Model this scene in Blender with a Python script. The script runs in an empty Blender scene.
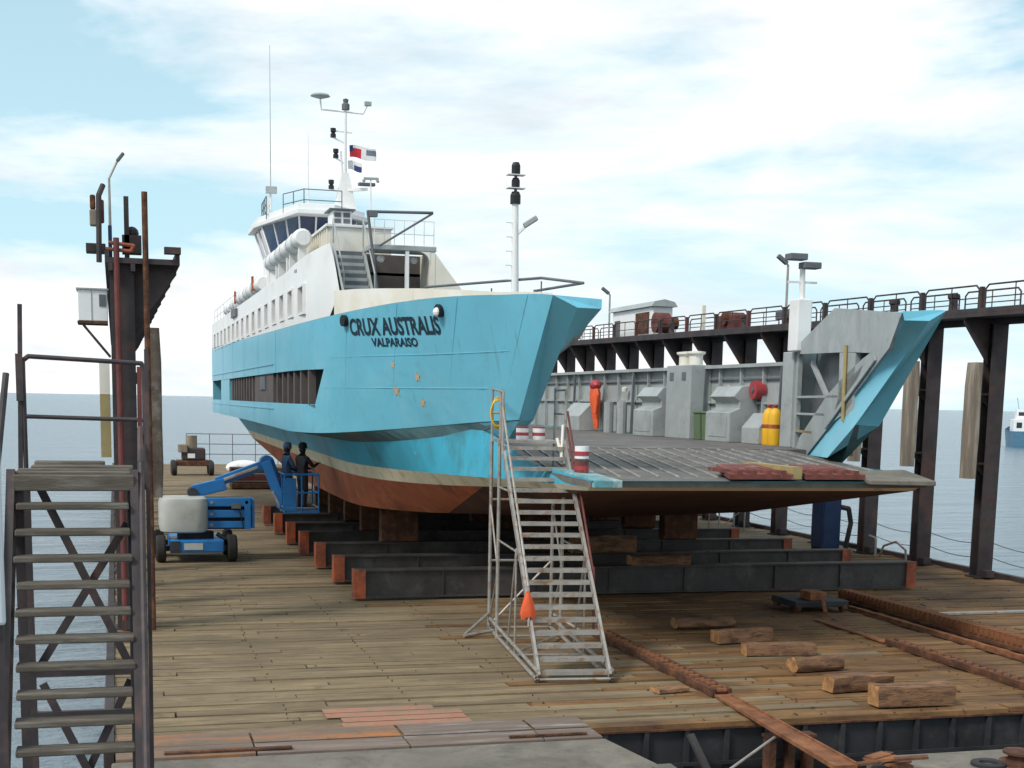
import bpy, bmesh, math, random
from mathutils import Vector, Matrix, Euler
R = math.radians
random.seed(7)
scene = bpy.context.scene
col = scene.collection

# ---------------------------------------------------------------- camera
cam_data = bpy.data.cameras.new('camera')
cam = bpy.data.objects.new('camera', cam_data); col.objects.link(cam); scene.camera = cam
FPX = 1400.0; YAW = R(15.8318); PITCH = R(8.5); ROLL = R(1.07)
F_ = Vector((math.sin(YAW)*math.cos(PITCH), math.cos(YAW)*math.cos(PITCH), -math.sin(PITCH)))
R0 = Vector((math.cos(YAW), -math.sin(YAW), 0)); U0 = R0.cross(F_)
RR = R0*math.cos(ROLL) + U0*math.sin(ROLL); UU = -R0*math.sin(ROLL) + U0*math.cos(ROLL)
m = Matrix((RR, UU, -F_)).transposed().to_4x4(); m.translation = Vector((0, 0, 4.5))
cam.matrix_world = m
cam_data.sensor_width = 36; cam_data.lens = FPX/1024*36
cam_data.shift_y = 0.22138
cam_data.clip_start = 0.1; cam_data.clip_end = 30000

# ---------------------------------------------------------------- world and sun
SUN_EL, SUN_AZ = R(46), R(243)      # azimuth clockwise from +Y: behind and left of the camera
world = bpy.data.worlds.new('World'); scene.world = world; world.use_nodes = True
nt = world.node_tree; N = nt.nodes; L = nt.links
for n in list(N): N.remove(n)
out = N.new('ShaderNodeOutputWorld'); bg = N.new('ShaderNodeBackground'); bg.inputs[1].default_value = 0.10
L.new(bg.outputs[0], out.inputs[0])
sky = N.new('ShaderNodeTexSky'); sky.sky_type = 'NISHITA'; sky.sun_disc = False
sky.sun_elevation = SUN_EL; sky.sun_rotation = SUN_AZ; sky.air_density = 1.0; sky.dust_density = 1.5; sky.ozone_density = 1.6
tc = N.new('ShaderNodeTexCoord')
def noise(scale, vec, detail=8, rough=.55, dist=0.0):
    n = N.new('ShaderNodeTexNoise'); n.inputs['Scale'].default_value = scale; n.inputs['Detail'].default_value = detail
    n.inputs['Roughness'].default_value = rough; n.inputs['Distortion'].default_value = dist
    L.new(vec, n.inputs['Vector']); return n
def ramp(fac, pts):
    r = N.new('ShaderNodeValToRGB'); e = r.color_ramp.elements
    e[0].position, e[0].color = pts[0][0], (*[pts[0][1]]*3, 1)
    e[1].position, e[1].color = pts[-1][0], (*[pts[-1][1]]*3, 1)
    for p, v in pts[1:-1]:
        q = e.new(p); q.color = (v, v, v, 1)
    L.new(fac, r.inputs[0]); return r
mp = N.new('ShaderNodeMapping'); mp.inputs['Scale'].default_value = (1.0, 1.0, 4.2)
mp.inputs['Location'].default_value = (-0.49, 3.94, 2.27)
L.new(tc.outputs['Generated'], mp.inputs['Vector'])
n1 = noise(2.1, mp.outputs[0], 11, .58, .35)
r1 = ramp(n1.outputs['Fac'], [(.43, .0), (.52, .6), (.60, 1.0)])
n2 = noise(5.5, mp.outputs[0], 8, .6, .1)
r2 = ramp(n2.outputs['Fac'], [(.30, 8.2), (.58, 11.2)])
# pale air: clear sky is whitened towards the horizon
sep = N.new('ShaderNodeSeparateXYZ'); L.new(tc.outputs['Generated'], sep.inputs[0])
rh = ramp(sep.outputs['Z'], [(.0, .88), (.14, .74), (.32, .55), (.7, .4)])
white = N.new('ShaderNodeMix'); white.data_type = 'RGBA'
L.new(rh.outputs[0], white.inputs['Factor']); L.new(sky.outputs[0], white.inputs['A'])
white.inputs['B'].default_value = (6.2, 9.3, 10.4, 1)
tint = N.new('ShaderNodeMix'); tint.data_type = 'RGBA'; tint.blend_type = 'MULTIPLY'; tint.inputs['Factor'].default_value = 1
L.new(r2.outputs[0], tint.inputs['A']); tint.inputs['B'].default_value = (.985, 1.0, 1.02, 1)
mx = N.new('ShaderNodeMix'); mx.data_type = 'RGBA'
L.new(r1.outputs[0], mx.inputs['Factor']); L.new(white.outputs['Result'], mx.inputs['A']); L.new(tint.outputs['Result'], mx.inputs['B'])
L.new(mx.outputs['Result'], bg.inputs[0])
sd = bpy.data.lights.new('sun', 'SUN'); sd.energy = 2.5; sd.angle = R(13); sd.color = (1, .95, .88)
so = bpy.data.objects.new('sun', sd); col.objects.link(so)
sdir = Vector((math.sin(SUN_AZ)*math.cos(SUN_EL), math.cos(SUN_AZ)*math.cos(SUN_EL), math.sin(SUN_EL)))
so.rotation_euler = sdir.to_track_quat('Z', 'Y').to_euler(); so.location = (0, 0, 60)
vs = scene.view_settings; vs.view_transform = 'Standard'; vs.look = 'None'; vs.gamma = 1; vs.exposure = 0.10

# ---------------------------------------------------------------- materials
MATS = {}
def mat(name, c, rough=.6, metal=0.0, var=.18, scale=2.0, bump=0.0, bscale=30, c2=None, c2amt=.5, c2scale=1.5,
        stretch=(1, 1, 1), c3=None, c3amt=.4, c3scale=6, c3stretch=(1, 1, 1), rand=0.0, spec=.4, stain=None, stain_amt=.4, stain_scale=.35, bdist=.02):
    """Principled material: base colour with noise variation, up to two irregular overlay colours (rust, grime), fine bump."""
    if name in MATS: return MATS[name]
    M = bpy.data.materials.new(name); M.use_nodes = True; t = M.node_tree; n = t.nodes; l = t.links
    b = n['Principled BSDF']; b.inputs['Roughness'].default_value = rough; b.inputs['Metallic'].default_value = metal
    b.inputs['Specular IOR Level'].default_value = spec
    tcn = n.new('ShaderNodeTexCoord'); obj_c = tcn.outputs['Object']
    if rand > 0:
        oi = n.new('ShaderNodeObjectInfo'); add = n.new('ShaderNodeVectorMath'); add.operation = 'MULTIPLY_ADD'
        l.new(oi.outputs['Random'], add.inputs[0]); add.inputs[1].default_value = (37, 91, 53); l.new(obj_c, add.inputs[2]); obj_c = add.outputs[0]
    def nz(sc, st, det=6, ro=.6):
        mpn = n.new('ShaderNodeMapping'); mpn.inputs['Scale'].default_value = st; l.new(obj_c, mpn.inputs['Vector'])
        q = n.new('ShaderNodeTexNoise'); q.inputs['Scale'].default_value = sc; q.inputs['Detail'].default_value = det; q.inputs['Roughness'].default_value = ro
        l.new(mpn.outputs[0], q.inputs['Vector']); return q.outputs['Fac']
    def mix(fac, a, bcol):
        x = n.new('ShaderNodeMix'); x.data_type = 'RGBA'; l.new(fac, x.inputs['Factor'])
        if isinstance(a, tuple): x.inputs['A'].default_value = (*a, 1)
        else: l.new(a, x.inputs['A'])
        x.inputs['B'].default_value = (*bcol, 1); return x.outputs['Result']
    def rmp(f, lo, hi):
        x = n.new('ShaderNodeMapRange'); x.inputs[1].default_value = lo; x.inputs[2].default_value = hi; l.new(f, x.inputs[0]); return x.outputs[0]
    lo_c = tuple(max(0, q*(1-var)) for q in c); hi_c = tuple(min(1, q*(1+var)) for q in c)
    cur = mix(rmp(nz(scale, stretch), .3, .7), lo_c, hi_c)
    if rand > 0:
        hs = n.new('ShaderNodeHueSaturation'); mr = n.new('ShaderNodeMapRange')
        l.new(oi.outputs['Random'], mr.inputs[0]); mr.inputs[3].default_value = 1-rand; mr.inputs[4].default_value = 1+rand
        l.new(mr.outputs[0], hs.inputs['Value']); l.new(cur, hs.inputs['Color']); cur = hs.outputs[0]
    if c2: cur = mix(rmp(nz(c2scale, stretch, 8, .65), .72-c2amt*.5, .80-c2amt*.3), cur, c2)
    if c3: cur = mix(rmp(nz(c3scale, c3stretch, 6, .6), .74-c3amt*.45, .9-c3amt*.3), cur, c3)
    if stain:
        gm = n.new('ShaderNodeNewGeometry'); q = n.new('ShaderNodeTexNoise'); q.inputs['Scale'].default_value = stain_scale; q.inputs['Detail'].default_value = 8; q.inputs['Roughness'].default_value = .68; q.inputs['Distortion'].default_value = .6
        l.new(gm.outputs['Position'], q.inputs['Vector']); cur = mix(rmp(q.outputs['Fac'], .62-stain_amt*.35, .86-stain_amt*.3), cur, stain)
        q2 = n.new('ShaderNodeTexNoise'); q2.inputs['Scale'].default_value = stain_scale*5; q2.inputs['Detail'].default_value = 6; q2.inputs['Roughness'].default_value = .7
        l.new(gm.outputs['Position'], q2.inputs['Vector']); cur = mix(rmp(q2.outputs['Fac'], .56, .82), cur, tuple(v*.7 for v in stain))
    l.new(cur, b.inputs['Base Color'])
    if bump > 0:
        bp = n.new('ShaderNodeBump'); bp.inputs['Strength'].default_value = bump; bp.inputs['Distance'].default_value = bdist
        l.new(nz(bscale, stretch, 4), bp.inputs['Height']); l.new(bp.outputs[0], b.inputs['Normal'])
    MATS[name] = M; return M

RUST = (.16, .055, .022)
BLUE = mat('hull_blue', (.15, .48, .62), .38, var=.07, scale=.5, c2=(.18, .54, .69), c2amt=.35, c2scale=.35, c3=(.13, .30, .33), c3amt=.24, c3scale=1.6, c3stretch=(3, 3, .22), bump=.35, bscale=1.1, bdist=.05, stain=(.22, .52, .64), stain_amt=.30, stain_scale=.5)
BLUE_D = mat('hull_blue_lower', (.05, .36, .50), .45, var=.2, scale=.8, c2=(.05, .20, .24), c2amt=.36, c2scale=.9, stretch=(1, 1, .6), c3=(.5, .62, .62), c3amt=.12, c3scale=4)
TEALW = mat('scuffed_teal', (.12, .33, .36), .6, var=.25, scale=2, c2=(.42, .50, .49), c2amt=.45, c2scale=2.5, stain=(.10, .14, .13), stain_amt=.45, stain_scale=2.5)
LEDGE = mat('knuckle_shade_teal', (.075, .16, .18), .6, var=.3, scale=1, c2=(.16, .16, .15), c2amt=.4, c2scale=.6)  # hull teal darkened: shadow of the overhang painted into the colour
WHITE = mat('ship_white', (.78, .78, .77), .45, var=.05, scale=.8, bump=.25, bscale=1.3, bdist=.04, c2=(.70, .69, .65), c2amt=.4, c2scale=.7, c3=(.46, .36, .26), c3amt=.14, c3scale=2.2, c3stretch=(3, 3, .25))
CREAM = mat('ship_cream', (.74, .70, .60), .5, var=.08, scale=1.2, c2=(.77, .76, .73), c2amt=.45, c2scale=1.2, c3=(.40, .22, .10), c3amt=.22, c3scale=2.5, c3stretch=(3, 3, .3))
BOOT = mat('boot_top_cream', (.72, .66, .48), .55, var=.12, scale=1.5, c2=(.42, .33, .22), c2amt=.35, c2scale=1.6)
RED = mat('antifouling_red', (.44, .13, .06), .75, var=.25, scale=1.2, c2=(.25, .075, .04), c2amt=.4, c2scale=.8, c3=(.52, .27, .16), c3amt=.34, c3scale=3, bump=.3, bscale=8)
KEEL_SHADE = mat('flat_bottom_shade', (.085, .036, .026), .8, var=.4, scale=1.2, c2=(.14, .05, .03), c2amt=.35, c2scale=1.2, bump=.3, bscale=8)  # bottom red taken near-black: shade under the ship put into the colour
GREY = mat('ship_grey', (.34, .37, .37), .5, var=.1, scale=1.0, bump=.3, bscale=1.3, bdist=.04, stain=(.27, .28, .27), stain_amt=.35, stain_scale=.8, c2=(.42, .44, .43), c2amt=.4, c2scale=.8, c3=(.22, .15, .10), c3amt=.14, c3scale=3, c3stretch=(3, 3, .3))
GREY_D = mat('ship_dark_grey', (.12, .13, .14), .6, var=.2, scale=2)
DECKG = mat('ramp_grey', (.135, .128, .12), .75, var=.3, scale=1.6, stain=(.08, .068, .058), stain_amt=.45, stain_scale=.7, c2=(.20, .185, .165), c2amt=.4, c2scale=1.1, c3=(.13, .08, .05), c3amt=.25, c3scale=3, bump=.2, bscale=20)
STRIP = mat('worn_white_strip', (.36, .345, .315), .75, var=.3, scale=3, stain=(.14, .13, .12), stain_amt=.55, stain_scale=1.2)
GLASS = mat('dark_glass', (.02, .025, .03), .08, var=.1, spec=.6)
GLASSB = mat('bridge_glass', (.012, .03, .09), .08, var=.1, spec=.6)
OPEN = mat('dark_recess', (.03, .027, .026), .7, var=.3, scale=1.5)
PANE = mat('curtained_pane', (.12, .092, .075), .25, var=.25, scale=1.5)
LOUVRE = mat('brown_grey_panel', (.105, .09, .085), .7, var=.25, scale=1.5, c3=RUST, c3amt=.2)
BLACK = mat('black_paint', (.012, .012, .014), .5, var=.2)
LETTER = mat('lettering_dark', (.012, .03, .045), .55, var=.3, scale=6)
STAR = mat('star_orange', (.55, .38, .22), .6, var=.2)
STEEL = mat('dark_rusty_steel', (.046, .036, .037), .7, var=.35, scale=2, c2=(.085, .045, .036), c2amt=.4, c2scale=1.6, bump=.3, bscale=12)
STEELG = mat('grey_steel_beam', (.055, .05, .047), .65, var=.35, scale=1.4, stain=(.03, .022, .018), stain_amt=.5, stain_scale=.8, c2=(.10, .092, .085), c2amt=.35, c2scale=2, c3=RUST, c3amt=.22, c3scale=3)
DARK = mat('dark_steel', (.026, .027, .03), .7, var=.4, scale=1.2, c2=(.05, .05, .052), c2amt=.35, c2scale=2, c3=(.1, .05, .03), c3amt=.25)
REDPIPE = mat('red_brown_pipe', (.13, .035, .03), .65, var=.3, scale=3)
RUSTM = mat('rust', (.17, .065, .028), .9, var=.4, scale=4, c2=(.28, .12, .05), c2amt=.5, c2scale=3, bump=.6, bscale=20)
RUSTD = mat('dark_rust', (.085, .036, .02), .9, var=.4, scale=4, c2=(.16, .07, .03), c2amt=.45, c2scale=4, bump=.6, bscale=20)
ORANGE = mat('orange_primer', (.45, .105, .04), .75, var=.3, scale=3, stain=(.09, .045, .034), stain_amt=.62, stain_scale=1.6)
ORANGECLOTH = mat('orange_cloth', (.70, .11, .035), .8, var=.15, scale=6)
GALV = mat('galvanised_tube', (.36, .34, .31), .45, metal=.35, var=.2, scale=4, c2=(.28, .16, .09), c2amt=.42, c2scale=5)
WOODD = mat('plank_wood', (.20, .146, .084), .85, var=.32, scale=1.4, stretch=(.5, 5, 1), c2=(.265, .20, .108), c2amt=.42, c2scale=.9, c3=(.11, .08, .05), c3amt=.26, c3scale=2, c3stretch=(.35, 4, 1), bump=.5, bscale=9, rand=.18, stain=(.125, .092, .056), stain_amt=.46, stain_scale=.45)
WOODR = mat('rusty_plank_wood', (.185, .098, .036), .85, var=.35, scale=1.4, stretch=(.5, 5, 1), c2=(.25, .15, .06), c2amt=.42, c2scale=.9, c3=(.085, .04, .02), c3amt=.4, c3scale=1.6, c3stretch=(.35, 3, 1), bump=.5, bscale=9, rand=.2, stain=(.06, .03, .017), stain_amt=.52, stain_scale=.45)
WOODG = mat('grey_board', (.165, .125, .10), .85, var=.25, scale=1.2, stretch=(.5, 4, 1), c2=(.30, .27, .25), c2amt=.4, c3=(.42, .17, .05), c3amt=.15, c3scale=1.2, bump=.4, bscale=9, rand=.14)
WOODO = mat('orange_smeared_board', (.17, .125, .095), .85, var=.25, scale=1.2, stretch=(.5, 4, 1), c2=(.40, .15, .04), c2amt=.5, c2scale=.8, bump=.4, bscale=9, stain=(.15, .11, .08), stain_amt=.35, stain_scale=1.2)
SALMON = mat('salmon_paint', (.36, .17, .11), .85, var=.2, scale=3, c2=(.25, .18, .12), c2amt=.5, c2scale=3, stain=(.22, .155, .10), stain_amt=.42, stain_scale=1.6)
ORANGESPILL = mat('orange_spill', (.42, .17, .05), .85, var=.2, scale=3, stain=(.22, .14, .08), stain_amt=.5, stain_scale=3)
TIMBER = mat('old_timber', (.20, .105, .055), .9, var=.35, scale=3, stretch=(1, 4, 4), c2=(.06, .033, .024), c2amt=.5, c2scale=2.5, bump=.9, bscale=10, rand=.25, stain=(.27, .15, .07), stain_amt=.35, stain_scale=3)
TIMBERE = mat('sawn_timber_end', (.36, .19, .075), .85, var=.35, scale=8, stain=(.16, .075, .035), stain_amt=.5, stain_scale=4)
TIMBERG = mat('grey_fender_timber', (.24, .195, .15), .9, var=.25, scale=2, stretch=(3, 3, .3), c2=(.38, .34, .28), c2amt=.4, c2scale=2, bump=.6, bscale=10)
TREAD = mat('stair_tread_wood', (.105, .09, .07), .8, var=.3, scale=4, stretch=(.6, 4, 4), c2=(.17, .155, .135), c2amt=.4, c2scale=4, rand=.12, bump=.3)
STAIRS = mat('dark_stair_steel', (.05, .04, .042), .6, var=.35, scale=3, c2=(.11, .06, .05), c2amt=.4, c2scale=3)
CONC = mat('concrete', (.185, .165, .135), .9, var=.22, scale=.9, c2=(.12, .115, .095), c2amt=.45, c2scale=.8, c3=(.24, .225, .195), c3amt=.3, bump=.4, bscale=14, stain=(.085, .08, .065), stain_amt=.4, stain_scale=.9)
LIFTB = mat('lift_blue', (.016, .16, .42), .4, var=.15, scale=2, c2=(.03, .11, .24), c2amt=.3)
LIFTW = mat('lift_grey', (.45, .455, .42), .45, var=.1, scale=2, c2=(.36, .35, .30), c2amt=.35)
RUBBER = mat('rubber', (.03, .028, .026), .9, var=.3, scale=6)
CLOTHD = mat('dark_workwear', (.02, .021, .028), .9, var=.3, scale=8)
CLOTHB = mat('blue_workwear', (.035, .075, .14), .9, var=.3, scale=8)
SKIN = mat('skin', (.45, .27, .19), .6, var=.1)
YELLOW = mat('yellow_paint', (.75, .42, .02), .5, var=.12)
YPOST = mat('dull_yellow', (.34, .27, .12), .6, var=.2, c2=RUST, c2amt=.25)
GREEN = mat('bin_green', (.11, .17, .09), .6, var=.15)
REDP = mat('red_paint', (.36, .045, .055), .5, var=.2)
BLUECAB = mat('cabinet_blue', (.016, .042, .12), .5, var=.25)
SOIL = mat('red_brown_flap', (.16, .05, .04), .85, var=.4, scale=4, c2=(.3, .2, .17), c2amt=.3, c2scale=5)
FLAGW = mat('flag_white', (.75, .75, .75), .8, var=.03)
FLAGR = mat('flag_red', (.55, .03, .05), .8, var=.05)
FLAGB = mat('flag_blue', (.03, .05, .16), .8, var=.05)
FLAGG = mat('flag_grey', (.16, .19, .22), .8, var=.05)
PALE = mat('pale_panel', (.55, .60, .64), .6, var=.1, scale=1)
ROPE = mat('chain_grey', (.10, .095, .09), .7, var=.2)

# ---------------------------------------------------------------- geometry helpers
OFF = {}
def tag(o, label=None, cat=None, group=None, kind=None):
    if label: o['label'] = label
    if cat: o['category'] = cat
    if group: o['group'] = group
    if kind: o['kind'] = kind
    return o
def thing(name, label, cat, loc=(0, 0, 0), rz=0.0, group=None):
    o = bpy.data.objects.new(name, None); col.objects.link(o); o.empty_display_size = .2
    o.location = loc; o.rotation_euler = (0, 0, rz); OFF[o.name] = Vector(loc)
    return tag(o, label, cat, group)
class MB:
    """collects faces, builds one mesh object"""
    def __init__(s): s.v = []; s.f = []
    def add(s, vs, fs):
        k = len(s.v); s.v += [tuple(p) for p in vs]; s.f += [tuple(i+k for i in q) for q in fs]; return s
    def box(s, a, b):
        (x0, y0, z0), (x1, y1, z1) = a, b
        return s.add([(x0,y0,z0),(x1,y0,z0),(x1,y1,z0),(x0,y1,z0),(x0,y0,z1),(x1,y0,z1),(x1,y1,z1),(x0,y1,z1)],
                     [(0,3,2,1),(4,5,6,7),(0,1,5,4),(1,2,6,5),(2,3,7,6),(3,0,4,7)])
    def bar(s, p, q, w, h, up=(0, 0, 1)):
        p, q, up = Vector(p), Vector(q), Vector(up); d = (q-p).normalized()
        if abs(d.dot(up)) > .98: up = Vector((0, 1, 0))
        r = d.cross(up).normalized(); u = r.cross(d)
        c = [r*(w/2*i)+u*(h/2*j) for i, j in((-1,-1),(1,-1),(1,1),(-1,1))]
        return s.add([p+k for k in c]+[q+k for k in c], [(0,1,2,3),(7,6,5,4),(0,4,5,1),(1,5,6,2),(2,6,7,3),(3,7,4,0)])
    def tube(s, p, q, r, n=8, r2=None):
        p, q = Vector(p), Vector(q); d = (q-p).normalized(); a = d.orthogonal().normalized(); b = d.cross(a); r2 = r if r2 is None else r2
        vs = [p+(a*math.cos(t)+b*math.sin(t))*r for t in[2*math.pi*i/n for i in range(n)]]
        vs += [q+(a*math.cos(t)+b*math.sin(t))*r2 for t in[2*math.pi*i/n for i in range(n)]]
        return s.add(vs, [(i,(i+1)%n,n+(i+1)%n,n+i) for i in range(n)]+[tuple(range(n-1,-1,-1)), tuple(range(n,2*n))])
    def path(s, pts, r, n=8):
        for a, b in zip(pts, pts[1:]): s.tube(a, b, r, n)
        for a in pts[1:-1]: s.ball(a, r, 6, 4)
        return s
    def ball(s, c, r, n=10, k=6, sc=(1, 1, 1)):
        c = Vector(c); vs = [c+Vector((0,0,-r*sc[2]))]
        for j in range(1, k):
            ph = -math.pi/2+math.pi*j/k
            vs += [c+Vector((math.cos(t)*math.cos(ph)*r*sc[0], math.sin(t)*math.cos(ph)*r*sc[1], math.sin(ph)*r*sc[2])) for t in [2*math.pi*i/n for i in range(n)]]
        vs.append(c+Vector((0,0,r*sc[2]))); e = len(vs)-1
        fs = [(0, 1+(i+1)%n, 1+i) for i in range(n)]
        for j in range(k-2): fs += [(1+j*n+i, 1+j*n+(i+1)%n, 1+(j+1)*n+(i+1)%n, 1+(j+1)*n+i) for i in range(n)]
        fs += [(1+(k-2)*n+i, 1+(k-2)*n+(i+1)%n, e) for i in range(n)]
        return s.add(vs, fs)
    def prism(s, pts, ext):
        ext = Vector(ext); n = len(pts); pts = [Vector(p) for p in pts]
        return s.add(pts+[p+ext for p in pts], [tuple(range(n)), tuple(range(2*n-1, n-1, -1))]+[(i,n+i,n+(i+1)%n,(i+1)%n) for i in range(n)])
    def poly(s, pts): return s.add(pts, [tuple(range(len(pts)))])
    def grid(s, rows):
        n = len(rows[0]); vs = [p for r in rows for p in r]
        return s.add(vs, [(j*n+i, j*n+i+1, (j+1)*n+i+1, (j+1)*n+i) for j in range(len(rows)-1) for i in range(n-1)])
    def lathe(s, c, prof, n=16, axis='z'):
        c = Vector(c); rows = []
        for r, z in prof:
            row = []
            for i in range(n):
                t = 2*math.pi*i/n; a, b = r*math.cos(t), r*math.sin(t)
                row.append(c+(Vector((a,b,z)) if axis == 'z' else Vector((z,a,b)) if axis == 'x' else Vector((a,z,b))))
            rows.append(row+[row[0]])
        return s.grid(rows)
    def mesh(s, name, off=None):
        me = bpy.data.meshes.new(name); o = off or Vector((0,0,0))
        me.from_pydata([(p[0]-o[0], p[1]-o[1], p[2]-o[2]) for p in s.v], [], s.f)
        bm = bmesh.new(); bm.from_mesh(me); bmesh.ops.recalc_face_normals(bm, faces=bm.faces); bm.to_mesh(me); bm.free()
        return me
    def build(s, name, material, parent=None, loc=None, smooth=False, bevel=0.0, local=False, solid=0.0):
        off = Vector((0,0,0))
        if loc is not None: off = Vector(loc)
        if parent is not None and not local: off = OFF.get(parent.name, off)
        me = s.mesh(name, off); me.materials.append(material)
        o = bpy.data.objects.new(name, me); col.objects.link(o)
        if parent is not None: o.parent = parent; OFF[o.name] = OFF.get(parent.name, Vector((0,0,0)))
        elif loc is not None: o.location = loc; OFF[o.name] = Vector(loc)
        if smooth:
            for p in me.polygons: p.use_smooth = True
            me.set_sharp_from_angle(angle=R(38))
        if solid:
            q = o.modifiers.new('thickness', 'SOLIDIFY'); q.thickness = solid; q.offset = -1
        if bevel:
            q = o.modifiers.new('bevel', 'BEVEL'); q.width = bevel; q.segments = 2; q.limit_method = 'ANGLE'
        return o
def dup(o, loc, rz=None, label=None, parent=None):
    c = o.copy(); col.objects.link(c); c.parent = parent
    if loc is not None: c.location = loc
    if rz is not None: c.rotation_euler = (0, 0, rz)
    if label: c['label'] = label
    for ch in list(o.children): dup(ch, None, None, None, c)
    return c
def lerp(a, b, t): return a+(b-a)*t
def U(a, b): return random.uniform(a, b)

# ---------------------------------------------------------------- setting: sea, dock deck, quay
SEA = -1.5
sm = bpy.data.materials.new('sea_water'); sm.use_nodes = True; t_ = sm.node_tree; b_ = t_.nodes['Principled BSDF']
b_.inputs['Base Color'].default_value = (.16, .22, .26, 1); b_.inputs['Roughness'].default_value = .2; b_.inputs['IOR'].default_value = 1.33
tcn = t_.nodes.new('ShaderNodeTexCoord'); mpn = t_.nodes.new('ShaderNodeMapping'); mpn.inputs['Scale'].default_value = (.35, 1.0, 1); mpn.inputs['Rotation'].default_value = (0, 0, R(-16))
t_.links.new(tcn.outputs['Object'], mpn.inputs[0])
na = t_.nodes.new('ShaderNodeTexNoise'); na.inputs['Scale'].default_value = .30; na.inputs['Detail'].default_value = 9; na.inputs['Roughness'].default_value = .62
t_.links.new(mpn.outputs[0], na.inputs['Vector'])
bp = t_.nodes.new('ShaderNodeBump'); bp.inputs['Strength'].default_value = .85; bp.inputs['Distance'].default_value = 2.2
t_.links.new(na.outputs['Fac'], bp.inputs['Height']); t_.links.new(bp.outputs[0], b_.inputs['Normal'])
MB().add([(-9000,-300,SEA),(9000,-300,SEA),(9000,14000,SEA),(-9000,14000,SEA)], [(0,1,2,3)]).build('sea', sm)
tag(bpy.data.objects['sea'], kind='structure')

DX0, DX1, DY0, DY1 = -.10, 23.0, 18.12, 96.0
deck = MB().box((DX0, DY0+.04, -2.6), (DX1, DY1, -.075)).build('dock_deck', DARK, loc=(0, 0, 0)); tag(deck, kind='structure')
unit = []
for k in range(5):
    w, Lp = .294, 7.60
    zz = [U(-.006, .006) for _ in range(4)]; e = [U(-.012, .012) for _ in range(4)]
    mb = MB().add([(0+e[0],0,-.07),(Lp+e[1],0,-.07),(Lp+e[2],w,-.07),(0+e[3],w,-.07),(0+e[0],.004,zz[0]),(Lp+e[1],.004,zz[1]),(Lp+e[2],w-.004,zz[2]),(0+e[3],w-.004,zz[3])],
                  [(0,3,2,1),(4,5,6,7),(0,1,5,4),(1,2,6,5),(2,3,7,6),(3,0,4,7)])
    me_w = mb.mesh('plank'); me_w.materials.append(WOODD); me_r = me_w.copy(); me_r.materials[0] = WOODR
    unit.append((me_w, me_r))
rows = int((DY1-DY0)/.30); far_w, far_r = MB(), MB(); npl = 0
for r in range(rows):
    y = DY0+.02+r*.30; sh = (0, 3.1, 5.3, 1.7, 4.4)[r % 5]+U(-.5, .5)
    for c in range(-1, 4):
        x = DX0+c*7.63+sh-2
        if x > DX1-.1: continue
        x0, x1 = max(x, DX0), min(x+7.6, DX1)
        if x1-x0 < .3: continue
        rusty = ((x0+x1)/2 > 9.0+U(-1.5, 1.5) and y < 33) or (x0 > 12 and y < 38)
        if npl < 297:
            o = bpy.data.objects.new('plank', unit[random.randrange(5)][1 if rusty else 0]); col.objects.link(o); o.parent = deck
            o.location = (x0, y+U(-.006, .006), U(-.018, .010)); o.scale = ((x1-x0)/7.6, U(.975, 1.0), 1); o.rotation_euler = (U(-.01, .01), U(-.0012, .0012), U(-.0009, .0009)); npl += 1
        else:
            z = U(-.01, .006); (far_r if rusty else far_w).box((x0, y, -.07), (x1-.02, y+.29, z))
far_w.build('planking', WOODD, deck).__setitem__('kind', 'stuff')
if far_r.v: far_r.build('rusty_planking', WOODR, deck).__setitem__('kind', 'stuff')
# grey boards along the near edge, salmon painted board, steel cover strip
x = DX0
for i in range(7):
    w = U(1.5, 2.4); x1 = min(x+w, 6.30)
    if x1-x < .2: break
    MB().box((x+.012, 17.53, -.07), (x1-.012, 18.07, U(.018, .028))).build('edge_board', WOODO if i == 0 else WOODG, deck, bevel=.006); MB().box((x+.012+U(0, .03), 18.085, .016), (x1-.012, 18.70, U(.026, .036))).build('edge_board', WOODO if i < 2 else WOODG, deck, bevel=.006); x = x1
for i in range(4):
    y0 = 18.74+i*.30; a, b = 2.82+U(-.12, .25), 4.72+U(-.3, .1)
    MB().box((a, y0+.006, .011), (b, y0+.272, .016+.002*i)).build('painted_board', SALMON, deck)
# bolt heads and litter on the boards
bolts = MB()
for r in range(46):
    y = DY0+.17+r*.30
    for k in range(12):
        x = .35+k*1.93+U(-.03, .03)
        if U(0, 1) < .8: bolts.tube((x, y+U(-.05, .05), -.005), (x, y, .008), .012, 6)
bolts.build('bolt_heads', RUSTD, deck).__setitem__('kind', 'stuff')
lit = MB()
for k in range(170):
    x, y = U(.2, 22), DY0+U(0, 1)**1.6*26
    if U(0, 1) < .45: x = U(8, 15)
    a = U(0, 6.28); ln = U(.02, .10); d = Vector((math.cos(a), math.sin(a), 0))*ln; p = Vector((x, y, .012))
    lit.bar(p, p+d, U(.01, .025), U(.006, .014))
o = lit.build('wood_litter', RUSTD); tag(o, 'small dark splinters and scraps scattered over the deck planks', 'litter', kind='stuff')
for i, (x0, y0, ln, w) in enumerate(((.5, 17.62, 1.6, .09), (5.0, 17.63, 1.1, .05))):
    MB().box((x0, y0, .03), (x0+ln, y0+w, .06)).build('scrap_strip', RUSTD, deck, bevel=.005)
# left deck kerb and right deck kerb
MB().box((DX1-.02, DY0, -.3), (DX1+.16, DY1, .13)).build('kerb', STEEL, deck, bevel=.01)
MB().box((DX0-.14, DY0, -.3), (DX0-.003, DY1, .03)).build('kerb', STEEL, deck, bevel=.01)
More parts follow.
